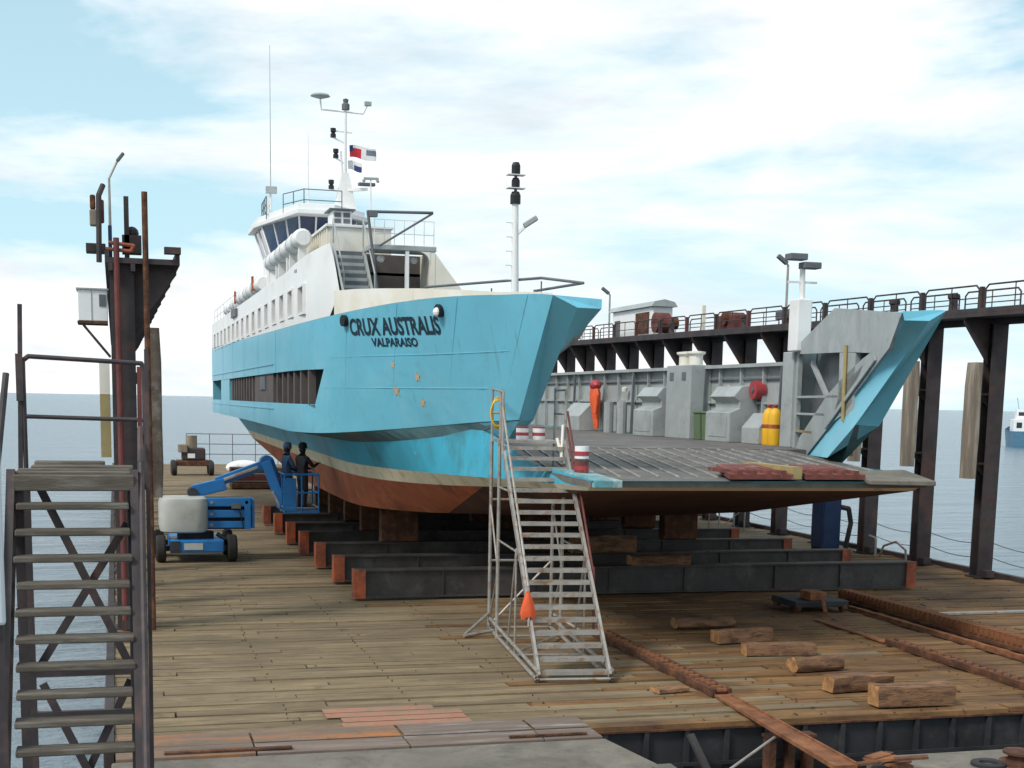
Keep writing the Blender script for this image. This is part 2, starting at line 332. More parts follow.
# pontoon end wall with ribs and edge angle, facing the gap
for i in range(28):
    xx = 6.5+i*.62
    MB().box((xx, DY0-.02, -2.5), (xx+.07, DY0+.038, -.09)).build('rib', DARK, deck)
MB().box((6.2, DY0-.03, -.10), (DX1, DY0+.036, -.072)).build('edge_angle', RUSTD, deck)
MB().box((6.4, DY0-.05, -.62), (DX1, DY0-.022, -.57)).build('stringer_bar', DARK, deck)

q1 = MB().prism([(-.14, -30, 0), (7.6, -30, 0), (7.4, 12.0, 0), (6.55, 15.9, 0), (6.32, 17.50, 0), (-.14, 17.50, 0)], (0, 0, -3)).build('quay', CONC, bevel=.03); tag(q1, kind='structure')
MB().box((6.36, 12.4, .004), (6.62, 15.9, .05)).build('kerb_stone', CONC, q1, bevel=.02)
q2 = MB().prism([(7.64, -30, -.02), (40, -30, -.02), (40, 15.4, -.02), (12.3, 15.95, -.02), (9.4, 15.95, -.02), (8.8, 14.5, -.02)], (0, 0, -3)).build('quay_apron', CONC, bevel=.03); tag(q2, kind='structure')
gapfloor = MB().box((6.0, 10, -2.9), (40, 18.1, -1.42)).build('gap_floor', DARK); tag(gapfloor, kind='structure')

# ---------------------------------------------------------------- ferry
CX = 11.35
ferry = thing('ferry', 'blue and white car ferry with open bow wings and lowered ramp, on the dock', 'ferry', (CX, 45, 1.5))
T = [(6.95,67.5,6.70),(6.95,50,6.47),(6.95,41,6.36),(6.93,38,6.33),(6.83,35.6,6.33),(6.55,33.6,6.38),(6.1,31.9,6.46),(5.5,30.1,6.54),(4.9,28.2,6.56),(4.35,26.0,6.48),(3.92,23.95,6.36),(3.5,23.85,6.15)]
K = [(6.95,67.5,3.75),(6.95,50,3.70),(6.95,41,3.65),(6.93,38,3.62),(6.8,35.8,3.63),(6.5,34.2,3.66),(6.0,32.8,3.73),(5.35,31.4,3.83),(4.7,29.8,3.95),(4.2,28.0,4.07),(3.88,26.1,4.15),(3.5,26.4,4.15)]
def smooth_stations(S, k=4, first=3):
    out = list(S[:first])
    def cr(p0, p1, p2, p3, t): return .5*((2*p1)+(-p0+p2)*t+(2*p0-5*p1+4*p2-p3)*t*t+(-p0+3*p1-3*p2+p3)*t**3)
    for i in range(first, len(S)-2):
        for j in range(k):
            out.append(tuple(cr(S[i-1][c], S[i][c], S[i+1][c], S[i+2][c], j/k) for c in range(3)))
    out += [S[-2], S[-1]]
    return out
TS, KS = smooth_stations(T), smooth_stations(K)
def side_pts(sgn):
    rows = []
    for (bt, yt, zt), (bk, yk, zk) in zip(TS, KS):
        rows.append([(CX+sgn*lerp(bt, bk, u), lerp(yt, yk, u), lerp(zt, zk, u)) for u in (0, .2, .4, .6, .8, 1)])
    return rows
def hull_point(sgn, y, z):
    """point on the ruled side shell at height z whose fore-aft position is y"""
    best = None
    for i in range(len(TS)-1):
        def pt(S, Kk): 
            u = (S[2]-z)/(S[2]-Kk[2]); return lerp(S[0], Kk[0], u), lerp(S[1], Kk[1], u)
        b0, y0 = pt(TS[i], KS[i]); b1, y1 = pt(TS[i+1], KS[i+1])
        if y0 >= y >= y1 and y0 > y1:
            t = (y0-y)/(y0-y1); return Vector((CX+sgn*lerp(b0, b1, t), y, z))
    return Vector((CX+sgn*TS[-2][0], y, z))
BZ0, BZ1 = 4.34, 5.18        # long opening band in the blue side
def topz(y):
    for a, b in zip(TS, TS[1:]):
        if a[1] >= y >= b[1]: return lerp(a[2], b[2], (a[1]-y)/(a[1]-b[1]))
    return TS[0][2]
def sx(y): return hull_point(-1, y, topz(y)-.02).x
def shell(sgn, holes):
    mb = MB(); cols = []
    for i, ((bt, yt, zt), (bk, yk, zk)) in enumerate(zip(TS, KS)):
        if not holes and yt > 32.5: zt = 5.62 if yt > 34.6 else lerp(topz(32.5), 5.62, (yt-32.5)/2.1)
        c = []
        for z in (zt, BZ1, BZ0, zk):
            u = (zt-z)/(zt-zk); c.append([lerp(bt, bk, u), lerp(yt, yk, u), z])
        cols.append(c)
    if holes:
        o8, o9, o10 = [list(cols[q][2]) for q in (8, 9, 10)]
        mixp = lambda a, b, t: [lerp(a[q], b[q], t) for q in range(3)]
        cols[9][2] = mixp(o8, o9, .6); cols[10][2] = o9; cols[11][2] = mixp(o9, o10, .6)
    for i in range(len(cols)-2):
        for j in range(3):
            if holes and j == 1 and i < 11: continue
            mb.add([(CX+sgn*p[0], p[1], p[2]) for p in (cols[i][j], cols[i+1][j], cols[i+1][j+1], cols[i][j+1])], [(0,1,2,3)])
    return mb
hull = shell(-1, True).build('hull_side', BLUE, ferry, smooth=True)
hull_r = shell(1, False).build('hull_side', BLUE, ferry, smooth=True)
bm_ = bmesh.new()
for o in (hull, hull_r):
    bm_.from_mesh(o.data); bmesh.ops.remove_doubles(bm_, verts=bm_.verts, dist=.0005); bmesh.ops.recalc_face_normals(bm_, faces=bm_.faces)
    # outward normals for the solidify
    f0 = max(bm_.faces, key=lambda f: f.calc_area())
    if (f0.normal.x > 0) == (o is hull): bmesh.ops.reverse_faces(bm_, faces=bm_.faces)
    bm_.to_mesh(o.data); bm_.clear()
bm_.free()
# transom
MB().prism([(CX-6.93, 67.45, 3.75), (CX+6.93, 67.45, 3.75), (CX+6.93, 67.45, 5.7), (CX-4.5, 67.45, 5.7), (CX-4.5, 67.45, 6.68), (CX-6.93, 67.45, 6.68)], (0, -.1, 0)).build('transom', BLUE, ferry)
# recessed band: back panel, pillars, louvre panel, blue pier
MB().box((5.02, 34.7, BZ0-.05), (5.08, 67.4, BZ1+.05)).build('recess_panel', OPEN, ferry)
MB().add([(sx(35.0)+.06, 34.6, BZ0-.012), (4.47, 38, BZ0-.012), (4.47, 67.3, BZ0-.012), (5.02, 67.3, BZ0-.012), (5.02, 34.6, BZ0-.012)], [(0,1,2,3,4)]).build('recess_sill', LOUVRE, ferry)
MB().add([(sx(33.9)+.06, 33.9, BZ1+.012), (sx(36)+.06, 36, BZ1+.012), (4.47, 38, BZ1+.012), (4.47, 67.3, BZ1+.012), (5.02, 67.3, BZ1+.012), (5.02, 33.9, BZ1+.012)], [(0,1,2,3,4,5)]).build('recess_head', OPEN, ferry)
for y in (35.1, 36.0, 37.0, 38.1, 39.3, 40.6):
    MB().box((sx(y)+.05, y-.10, BZ0), (sx(y)+.22, y+.16, BZ1)).build('pillar', LOUVRE, ferry)
MB().box((4.45, 41.6, BZ0), (4.6, 47.2, BZ1)).build('panel', LOUVRE, ferry)
w = MB().box((4.41, 43.6, 4.72), (4.448, 45.2, 5.12)).build('porthole_grille', GREY_D, ferry)
for i in range(9):
    y = 48.0+i*1.05; MB().box((4.45, y, BZ0), (4.62, y+.30, BZ1)).build('louvre', LOUVRE, ferry)
MB().box((4.415, 57.5, BZ0-.01), (4.7, 62.0, BZ1+.01)).build('pier', BLUE, ferry)
# rubbing strakes
for z in (BZ0-.18, BZ1+.24):
    MB().box((4.375, 41, z), (4.399, 67.3, z+.02)).build('strake', BLUE, ferry)
# fine weld lines around bow
for z in (4.75, 5.45):
    pts = [hull_point(-1, lerp(27.2 if z < 5 else 26.0, 34.0, i/11), z) for i in range(12)]
    mb = MB()
    for p, q in zip(pts, pts[1:]): mb.bar(p, q, .012, .015)
    mb.build('weld_seam', BLUE, ferry)

for st in range(9, 44, 5):      # vertical plate seams of the port bow
    if st >= len(TS)-2: break
    a, b = TS[st], KS[st]; pa, pb = Vector((CX-a[0], a[1], a[2]-.03)), Vector((CX-b[0], b[1], b[2]+.03))
    if st < 12: pb = pa.lerp(pb, .38)
    MB().bar(pa, pb, .005, .008).build('weld_seam', BLUE, ferry)
for y in (40.5, 45.5, 50.5, 55.5, 60.5):
    MB().box((4.392, y, BZ1+.03), (4.402, y+.014, topz(y)-.02)).build('weld_seam', BLUE, ferry); MB().box((4.392, y+1.5, 3.8), (4.402, y+1.514, BZ0-.03)).build('weld_seam', BLUE, ferry)

# lower hull: levels from knuckle to bottom
A = [(5.95,66.0,3.60),(5.90,50,3.52),(5.85,41,3.48),(5.85,38,3.46),(5.82,36.0,3.45),(5.72,34.4,3.45),(5.50,32.8,3.50),(5.12,31.3,3.58),(4.60,29.7,3.72),(4.10,28.0,3.90),(3.70,25.6,3.33),(3.45,22.95,3.17)]
W1 = [(5.75,63.0,3.05),(5.65,50,2.95),(5.6,41,2.9),(5.6,38,2.88),(5.55,36.0,2.87),(5.4,34.4,2.87),(5.1,32.6,2.88),(4.75,30.8,2.9),(4.4,29.0,2.93),(4.05,27.2,2.97),(3.7,25.0,3.02),(3.4,23.15,3.06)]
W2 = [(5.62,62.2,2.74),(5.52,50,2.62),(5.47,41,2.57),(5.47,38,2.55),(5.42,36.2,2.55),(5.27,34.7,2.55),(4.97,33.0,2.57),(4.62,31.3,2.61),(4.28,29.5,2.68),(3.95,27.7,2.77),(3.65,25.5,2.88),(3.38,23.4,2.97)]
B = [(4.9,58.5,1.95),(5.25,50,1.75),(5.25,41,1.7),(5.25,38.5,1.7),(5.15,37.0,1.7),(4.95,35.8,1.72),(4.65,34.8,1.74),(4.35,33.8,1.78),(4.05,32.8,1.83),(3.75,32.0,1.88),(3.5,31.2,1.95),(3.3,30.6,2.02)]
C_ = [(0,58.5,1.7),(0,50,1.5),(0,41,1.48),(0,39.5,1.5),(0,38.6,1.5),(0,37.7,1.52),(0,36.6,1.54),(0,35.5,1.57),(0,34.4,1.6),(0,33.3,1.65),(0,32.6,1.7),(0,32,1.76)]
def strip(S1, S2, name, material, mid=0):
    mb = MB()
    S1, S2 = smooth_stations(S1), smooth_stations(S2)
    for sgn in (-1, 1):
        cap = (lambda y, z: min(z, 3.26)) if sgn > 0 else (lambda y, z: z)
        trim = (lambda b, y: b-.34*max(0, (25.6-y)/2.65)) if sgn > 0 else (lambda b, y: b)
        mb.grid([[(CX+sgn*trim(b, y), y, cap(y, z)) for b, y, z in S1], [(CX+sgn*trim(b, y), y, cap(y, z)) for b, y, z in S2]])
    for S, E_ in ((S1[-1], S2[-1]), (S1[0], S2[0])):     # bow and stern closing plates
        mb.add([(CX-S[0], S[1], S[2]), (CX+trim(S[0], S[1]), S[1], S[2]), (CX+trim(E_[0], E_[1]), E_[1], E_[2]), (CX-E_[0], E_[1], E_[2])], [(0,1,2,3)])
    o = mb.build(name, material, ferry, smooth=True)
    if mid:
        o.data.materials.append(KEEL_SHADE)
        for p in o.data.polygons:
            if p.center.y+45 < 30.6-(p.center.z+1.5-2.2)*3: p.material_index = 1  # forward faces get the darker colour with the under-bow shade painted in
    return o
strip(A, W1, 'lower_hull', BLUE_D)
strip(W1, W2, 'boot_top', BOOT)
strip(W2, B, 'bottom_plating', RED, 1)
mb = MB()
BS, CS = smooth_stations(B), smooth_stations(C_)
for sgn in (-1, 1): mb.grid([[(CX+sgn*b, y, z) for b, y, z in BS], [(CX, y, z) for b, y, z in CS]])
mb.add([(CX-BS[-1][0], BS[-1][1], BS[-1][2]), (CX+BS[-1][0], BS[-1][1], BS[-1][2]), (CX, CS[-1][1], CS[-1][2])], [(0,1,2)])
mb.build('keel_plating', KEEL_SHADE, ferry)
# knuckle ledge between upper shell and lower hull
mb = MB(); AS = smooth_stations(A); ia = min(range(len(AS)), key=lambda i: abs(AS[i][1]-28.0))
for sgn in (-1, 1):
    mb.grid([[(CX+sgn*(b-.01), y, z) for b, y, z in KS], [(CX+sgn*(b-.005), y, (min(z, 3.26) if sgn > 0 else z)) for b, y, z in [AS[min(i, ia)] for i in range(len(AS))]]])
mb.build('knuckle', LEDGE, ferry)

# text along the port bow
def hull_frame(y0, z0):
    p = hull_point(-1, y0, z0); q = hull_point(-1, y0-.05, z0); tg = (q-p).normalized()
    return p, tg
def walk(y_start, z, dist):
    """move dist along the shell forward from y_start at height z"""
    y = y_start; p = hull_point(-1, y, z); acc = 0
    while acc < dist:
        st = min(.03, dist-acc)
        y2 = y-.01; q = hull_point(-1, y2, z); dl = (q-p).length
        if dl <= 1e-6: y = y2; continue
        k = min(1, (dist-acc)/dl); acc += dl*k; y -= .01*k; p = hull_point(-1, y, z)
        if k < 1: break
    return p, y
def decal(name, verts2d, faces, ystart, zbase, material, parent, slope=0.0):
    mb = MB(); cache = {}; vs = []
    for u, v in verts2d:
        key = round(u, 3)
        if key not in cache:
            p, y = walk(ystart, zbase+slope*u, max(0, u)); cache[key] = y
        z = zbase+slope*u+v
        p = hull_point(-1, cache[key], z); pa = hull_point(-1, cache[key]+.15, z); pb = hull_point(-1, cache[key]-.15, z)
        n = (pb-pa).cross(Vector((0, 0, 1))).normalized()
        if n.x > 0: n = -n
        vs.append(p+n*.009)
    mb.add(vs, faces); return mb.build(name, material, parent)
def text_mesh(s, size, sx):
    cu = bpy.data.curves.new('t', 'FONT'); cu.body = s; cu.size = size; cu.offset = size*.034; cu.resolution_u = 3
    o = bpy.data.objects.new('t', cu); col.objects.link(o)
    dg = bpy.context.evaluated_depsgraph_get(); dg.update(); me = o.evaluated_get(dg).to_mesh()
    vs = [(v.co.x*sx, v.co.y) for v in me.vertices]; fs = [tuple(p.vertices) for p in me.polygons]
    o.evaluated_get(dg).to_mesh_clear(); bpy.data.objects.remove(o); bpy.data.curves.remove(cu)
    mn = min(v[0] for v in vs); vs = [(x-mn, y) for x, y in vs]
    return vs, fs
vs, fs = text_mesh('CRUX AUSTRALIS', .50, 1.0); wmax = max(v[0] for v in vs)
NAME_LEN = 3.85
decal('ship_name', [(x*NAME_LEN/wmax, y) for x, y in vs], fs, 32.25, 5.93, LETTER, hull, slope=-.02)
vs, fs = text_mesh('VALPARAISO', .25, 1.0); wmax = max(v[0] for v in vs)
decal('port_of_registry', [(x*1.9/wmax, y) for x, y in vs], fs, 31.4, 5.66, LETTER, hull, slope=-.02)
for (yy, zz, r) in ((30.95, 5.25, .10), (30.15, 4.98, .13), (31.05, 4.68, .15), (30.2, 4.44, .13)):
    pts = [(.2+r*(1 if k % 2 == 0 else .42)*math.cos(math.pi/2+k*math.pi/5), r*(1 if k % 2 == 0 else .42)*math.sin(math.pi/2+k*math.pi/5)) for k in range(10)]
    decal('star_emblem', [(.2, 0)]+pts, [(0, 1+k, 1+(k+1) % 10) for k in range(10)], yy, zz, STAR, hull)
# anchor lamp / fairlead fittings near the name
for yy, zz in ((32.4, 6.25), (28.45, 6.30)):
    p = hull_point(-1, yy, zz); pa = hull_point(-1, yy+.2, zz); pb = hull_point(-1, yy-.2, zz); n = (pb-pa).cross(Vector((0,0,1))).normalized()
    if n.x > 0: n = -n
    f = MB().tube(p-n*.05, p+n*.10, .13, 14).build('fairlead', BLACK, hull)
    MB().ball(p+n*.08+Vector((.0, 0, -.03)), .10, 10, 6).build('roller', WHITE, f) if yy < 30 else None
# inner faces of wings, stem facets
PL = Vector((3.0, 24.0, 0)); PR_ = Vector((5.55, 33.2, 0))       # (b, Y) line of the inner plate
def wing(sgn, gx):
    X = lambda b: CX+sgn*b
    onp = lambda y: lerp(3.0, 5.55 if sgn > 0 else 4.7, (y-24.0)/9.2)
    P = lambda y, z: Vector((X(onp(y)), y, z))
    # stem facets
    E3t, E3b = (X(3.92), 23.95, 6.36), (X(3.88), 26.1, 4.13)
    E2t, E2b = (X(3.5), 23.85, 6.15), (X(3.5), 26.4, 4.15)
    E1t, E1b = P(24.0, 6.29), P(31.6, 3.30)
    MB().poly([E3t, E2t, E2b, E3b]).build('stem_plate', BLUE, ferry, solid=.0)
    e1 = [Vector((X(3.02), 23.93, 6.15)), P(24.9, 5.60), P(26.6, 5.02), P(28.4, 4.40), P(30.0, 3.86), P(31.55, 3.32)]
    e1 = [e1[0]]+[q+Vector((sgn*.06, 0, 0)) for q in e1[1:]]
    e2 = [Vector(E2t).lerp(Vector(E2b), t) for t in (0, .3, .55, .8, 1, 1)]; e2[-1] = Vector((X(3.75), 28.0, 3.40))
    def samp(pl, n=18):
        L_ = [0]
        for a, b in zip(pl, pl[1:]): L_.append(L_[-1]+(b-a).length)
        o_ = []
        for k in range(n+1):
            d = L_[-1]*k/n; i = max(j for j in range(len(pl)-1) if L_[j] <= d+1e-6); seg = max(1e-6, L_[i+1]-L_[i]); o_.append(pl[i].lerp(pl[i+1], min(1, (d-L_[i])/seg)))
        return o_
    f1, f2 = samp([e1[0], e1[1], e1[-1]]), samp([Vector(E2t), Vector(E2b), e2[-1]])
    mb = MB(); mb.grid([[a.lerp(b, t) for a, b in zip(f1, f2)] for t in (0, .25, .5, .75, 1)]); mb.build('stem_plate', BLUE, ferry, smooth=True)
    MB().poly([E3t, (X(3.0), 23.98, 6.32), (X(3.02), 23.93, 6.15), E2t]).build('stem_cap', BLUE, ferry)
    MB().add([E3b, E2b, (X(3.75), 28.0, 3.40), (X(4.18), 28.0, 4.05)], [(0,1,2),(0,2,3)]).build('stem_foot', BLUE, ferry)
    # top deck of the wing
    zd = 6.2; ys = [32.4, 31.2, 30.0, 28.8, 27.6, 26.4, 25.2, 24.6]
    rim = [(CX+sgn*(CX-hull_point(-1, y, zd).x-.08), y, zd) for y in ys]
    MB().poly(rim+[(X(onp(24.7)), 24.7, zd), (X(onp(32.4)), 32.4, zd)]).build('wing_deck', GREY, ferry)
    # inner plate with openings, as a frame of strips with thickness
    def panel(pts, name='wing_frame', m_=GREY, d=.12):
        q = [P(y, z) for y, z in pts]
        MB().prism(q, (sgn*d, 0, 0)).build(name, m_, ferry)
    panel([(24.0,6.29),(29.4,6.74),(33.4,6.03),(33.4,5.84),(28.6,5.72),(28.0,5.70),(27.25,5.67),(26.15,5.62),(24.75,5.66)], 'wing_plate')
    panel([(33.45,5.90),(33.45,3.32),(33.0,3.32),(33.0,5.82)])                     # aft post
    panel([(28.7,5.715),(28.1,5.70),(28.1,4.2),(28.6,4.55)])                        # mid post
    panel([(27.28,5.66),(28.1,5.70),(28.1,4.2),(27.28,4.05+.15)], 'web_plate')
    panel([(26.1,5.62),(24.75,5.66),(31.7,3.27),(33.0,3.30),(32.5,3.72),(29.7,4.78),(28.6,5.08),(26.7,5.52)], 'stem_frame')
    panel([(27.30,5.22),(26.6,5.40),(28.6,4.72),(29.2,4.15),(28.1,4.35),(27.30,4.62)], 'web_plate', GREY, .10)
    panel([(28.2,4.75),(25.9,5.35),(26.2,5.15),(29.4,4.05)], 'web_plate', GREY, .05)
    for z, ya, yb in ((4.72, 33.0, 28.7), (4.30, 33.0, 29.9), (3.86, 33.0, 31.1)):
        panel([(ya, z), (yb, z), (yb, z+.055), (ya, z+.055)], 'rung', GREY if z > 4 else YPOST, .06)
    q0, q1_ = P(32.4, 5.6)+Vector((sgn*.25, 0, 0)), P(29.6, 4.35)+Vector((sgn*.2, 0, 0))
    MB().bar(q0, q1_, .09, .12).build('brace', GREY, ferry)
    a, b = P(28.0, 5.85)+Vector((-sgn*.05, 0, 0)), P(27.9, 4.2)+Vector((-sgn*.05, 0, 0))
    MB().tube(a, b, .045).build('grab_post', YPOST, ferry)
    # dark inside of the wing
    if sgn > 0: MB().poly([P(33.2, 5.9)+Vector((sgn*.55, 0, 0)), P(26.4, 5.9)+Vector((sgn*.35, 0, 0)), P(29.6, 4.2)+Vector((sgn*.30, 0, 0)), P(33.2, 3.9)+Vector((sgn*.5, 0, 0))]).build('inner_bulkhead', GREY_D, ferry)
    # grey hose strip on the stem, little platform fitting
    c0, c1 = P(25.6, 5.5), P(29.6, 4.05)
    MB().bar(c0+Vector((-sgn*.03, 0, .0)), c1+Vector((-sgn*.03, 0, 0)), .04, .10).build('cable_tray', GREY, ferry)
wing(1, 0); wing(-1, 0)
# white bulwark along the port bow
mb = MB(); row0, row1 = [], []
BH = [(33.2, .56), (31.9, .47), (30.1, .30), (28.2, .15), (26, .05), (23.0, .02)]
def bulw(y):
    for a, b in zip(BH, BH[1:]):
        if a[0] >= y >= b[0]: return lerp(a[1], b[1], (a[0]-y)/(a[0]-b[0]))
    return .56
for b, y, z in TS:
    if y < 33.0 and b > 3.9: row0.append((CX-b, y, z+.003)); row1.append((CX-b, y, z+bulw(y)))
y = 33.0; row0.insert(0, (sx(y), y, topz(y)+.003)); row1.insert(0, (sx(y), y, topz(y)+.55))
mb.grid([row0, row1]); mb.build('bow_bulwark', CREAM, ferry, smooth=True)

# car deck and ramp
MB().box((6.95, 31.6, 3.30), (17.75, 67.2, 3.45)).build('car_deck', DECKG, ferry)
MB().add([(7.1,31.6,3.44),(15.6+.3,31.6,3.44),(14.5,23.0,3.16),(7.9,23.0,3.16),(7.1,31.6,3.2),(15.9,31.6,3.2),(14.5,23.02,3.05),(7.9,23.02,3.05)],
         [(0,3,2,1),(4,5,6,7),(3,7,6,2),(0,4,7,3),(1,2,6,5),(0,1,5,4)]).build('bow_ramp', DECKG, ferry)
rz_ = lambda y: lerp(3.16, 3.44, (y-23.0)/8.6)+.004
for i in range(24):
    x0 = 6.4+i*.38; pts = []
    ya, yb = 23.7, 31.4
    xa, xb = x0, x0+(yb-ya)*math.tan(R(11))
    # clip to the ramp
    def inside(x, y): return lerp(7.95, 7.2, (y-23)/8.6)+.1 < x < lerp(14.7, 15.8, (y-23)/8.6)-.2
    ts = [t for t in [k/60 for k in range(61)] if inside(lerp(xa, xb, t), lerp(ya, yb, t))]
    if len(ts) < 4: continue
    t0, t1 = ts[0], ts[-1]
    p, q = Vector((lerp(xa, xb, t0), lerp(ya, yb, t0), 0)), Vector((lerp(xa, xb, t1), lerp(ya, yb, t1), 0)); p.z = rz_(p.y)+.012; q.z = rz_(q.y)+.012
    MB().bar(p, q, .034, .028).build('anti_slip_strip', STRIP, ferry)
# ramp tip: pale flange on the right, red-brown hinge flaps, teal corner left
MB().add([(13.15,24.3,3.23),(14.85,24.4,3.24),(14.52,22.75,3.10),(13.2,22.8,3.12),(13.15,24.3,3.29),(14.85,24.4,3.32),(14.52,22.75,3.19),(13.2,22.8,3.20)],
         [(0,1,2,3),(4,7,6,5),(3,2,6,7),(0,4,5,1),(1,5,6,2),(0,3,7,4)]).build('ramp_tip', CONC, ferry, bevel=.015)
for x0, x1 in ((10.5, 11.75), (12.0, 13.2)):
    MB().add([(x0,23.0,3.20),(x1,23.0,3.20),(x1+.15,24.6,3.28),(x0+.45,24.6,3.28),(x0,23.0,3.29),(x1,23.0,3.29),(x1+.15,24.6,3.40),(x0+.45,24.6,3.40)],
             [(0,1,2,3),(4,7,6,5),(0,4,5,1),(1,5,6,2),(2,6,7,3),(3,7,4,0)]).build('hinge_flap', SOIL, ferry)
    for k in range(4):
        xx = x0+.15+k*(x1-x0-.25)/3.5
        MB().box((xx, 23.0, 3.29), (xx+.10, 24.3, 3.36)).build('flap_rib', SOIL, ferry)
MB().box((11.78, 23.1, 3.2), (11.97, 25.2, 3.42)).build('hinge_block', YPOST, ferry)
MB().add([(7.93,22.9,3.19),(8.45,22.9,3.18),(8.4,24.6,3.255),(7.75,24.8,3.30),(7.93,22.9,3.04),(8.45,22.9,3.04),(8.4,24.6,3.10),(7.75,24.8,3.1)],
         [(0,1,2,3),(4,7,6,5),(0,4,5,1),(1,5,6,2),(2,6,7,3),(3,7,4,0)]).build('ramp_corner', TEALW, ferry, bevel=.02)
# starboard bulwark wall of the car deck
MB().box((17.80, 34.0, 3.45), (17.9, 67.2, 5.60)).build('bulwark', GREY, ferry)
MB().box((17.55, 34.0, 5.602), (18.36, 67.2, 5.70)).build('bulwark_cap', GREY, ferry)
for i in range(21):
    y = 35.2+i*1.5
    MB().box((17.66, y, 3.45), (17.803, y+.07, 5.602)).build('stiffener', GREY, ferry)
MB().box((17.70, 34.0, 4.55), (17.798, 67.0, 4.62)).build('stringer', GREY, ferry)
MB().box((17.72, 34.0, 5.25), (17.797, 67.0, 5.30)).build('cable_run', GREY_D, ferry)
p = MB().box((17.1, 40.6, 3.45), (17.795, 42.6, 5.72)).build('locker_tower', GREY, ferry, bevel=.02)
for y in (41.0, 42.0): MB().box((17.085, y, 5.25), (17.098, y+.3, 5.5)).build('vent', GREY_D, p)
for y in (41.2, 42.0): MB().lathe((17.5, y, 5.72), [(.001,0),(.22,0),(.22,.3),(.3,.36),(.3,.42),(.001,.45)], 12).build('mushroom_vent', CREAM, p, smooth=True)
def hood(y0, y1):
    o = MB().prism([(16.9, y0, 3.45), (16.9, y0, 4.30), (17.2, y0, 4.42), (17.2, y0, 4.62), (17.0, y0, 4.75), (17.25, y0, 5.05), (17.795, y0, 5.1), (17.795, y0, 3.45)], (0, y1-y0, 0)).build('winch_cover', GREY, ferry, bevel=.02)
    MB().box((16.885, y0+.2, 3.6), (16.898, y1-.2, 4.2)).build('access_door', GREY, o, bevel=.004)
    return o
hood(43.2, 45.0); hood(37.2, 38.9)
MB().prism([(17.1, 35.7, 3.45), (17.1, 35.7, 3.9), (17.45, 35.7, 4.3), (17.795, 35.7, 4.3), (17.795, 35.7, 3.45)], (0, 1.1, 0)).build('equipment_box', GREY, ferry, bevel=.02)
MB().prism([(16.9, 50.8, 3.45), (16.9, 50.8, 4.0), (17.4, 50.8, 4.5), (17.795, 50.8, 4.5), (17.795, 50.8, 3.45)], (0, 2.2, 0)).build('equipment_box', GREY, ferry, bevel=.02)
reel = MB().tube((17.45, 36.9, 4.95), (17.75, 36.9, 4.95), .26, 18).build('hose_reel', REDP, ferry, smooth=True)
MB().tube((17.42, 36.9, 4.95), (17.45, 36.9, 4.95), .08, 10).build('hub', GREY_D, reel)
for y in (47.2, 48.6): MB().tube((17.3, y, 3.45), (17.3, y, 4.55), .18, 10).build('vent_pipe', GREY, ferry)
for y in (40.6, 46.9, 35.4, 53.5): MB().bar((17.55, y, 3.45), (17.6, y, 5.6), .08, .08).build('pipe', GREY_D, ferry)
for y in (47.8, 38.9): MB().lathe((17.6, y, 4.9), [(.001,0),(.1,.02),(.12,.15),(.001,.2)], 8).build('deck_lamp', CREAM, ferry)
# white aft pillar of starboard wing + flood mast
MB().box((16.85, 33.3, 3.45), (17.78, 33.9, 5.9)).build('wing_end', GREY, ferry, bevel=.02)
MB().box((16.66, 32.8, 5.9), (17.06, 33.3, 7.2)).build('mast_house', WHITE, ferry, bevel=.03)
mastr = MB().tube((16.86, 33, 7.2), (16.83, 33, 8.1), .07, 10).build('flood_mast', WHITE, ferry)
MB().bar((16.45, 33, 7.62), (17.25, 33, 7.62), .05, .05).build('crossbar', WHITE, mastr)
for dx, z in ((-.22, 8.22), (.17, 8.02)):
    MB().box((16.83+dx-.24, 32.75, z-.07), (16.83+dx+.24, 33.1, z+.09)).build('floodlight', GREY_D, mastr, bevel=.02)

# superstructure, port side
ZW = 7.74
mb = MB()
zw = lambda y: ZW if y > 38 else lerp(8.06, ZW, (y-33.25)/4.75)
WY = [35.65, 37.2, 38.9]+[40.75+k*2.03 for k in range(13)]; WW = .92; Z0, Z1 = 6.58, 7.21
def side_quad(y0, y1, za0, za1, zb0, zb1): mb.add([(sx(y0), y0, za0), (sx(y1), y1, za1), (sx(y1), y1, zb1), (sx(y0), y0, zb0)], [(0,1,2,3)])
edges = [33.25]+[e for y in WY for e in (y-WW/2, y+WW/2)]+[67.4]
tz = lambda y: topz(y)+.003
for i in range(len(edges)-1):
    a, b = edges[i], edges[i+1]
    if i % 2 == 0:
        n = 4 if i == 0 else 1
        for k in range(n):
            p, q = lerp(a, b, k/n), lerp(a, b, (k+1)/n); side_quad(p, q, tz(p), tz(q), zw(p), zw(q))
    else: side_quad(a, b, tz(a), tz(b), Z0, Z0); side_quad(a, b, Z1, Z1, zw(a), zw(b))
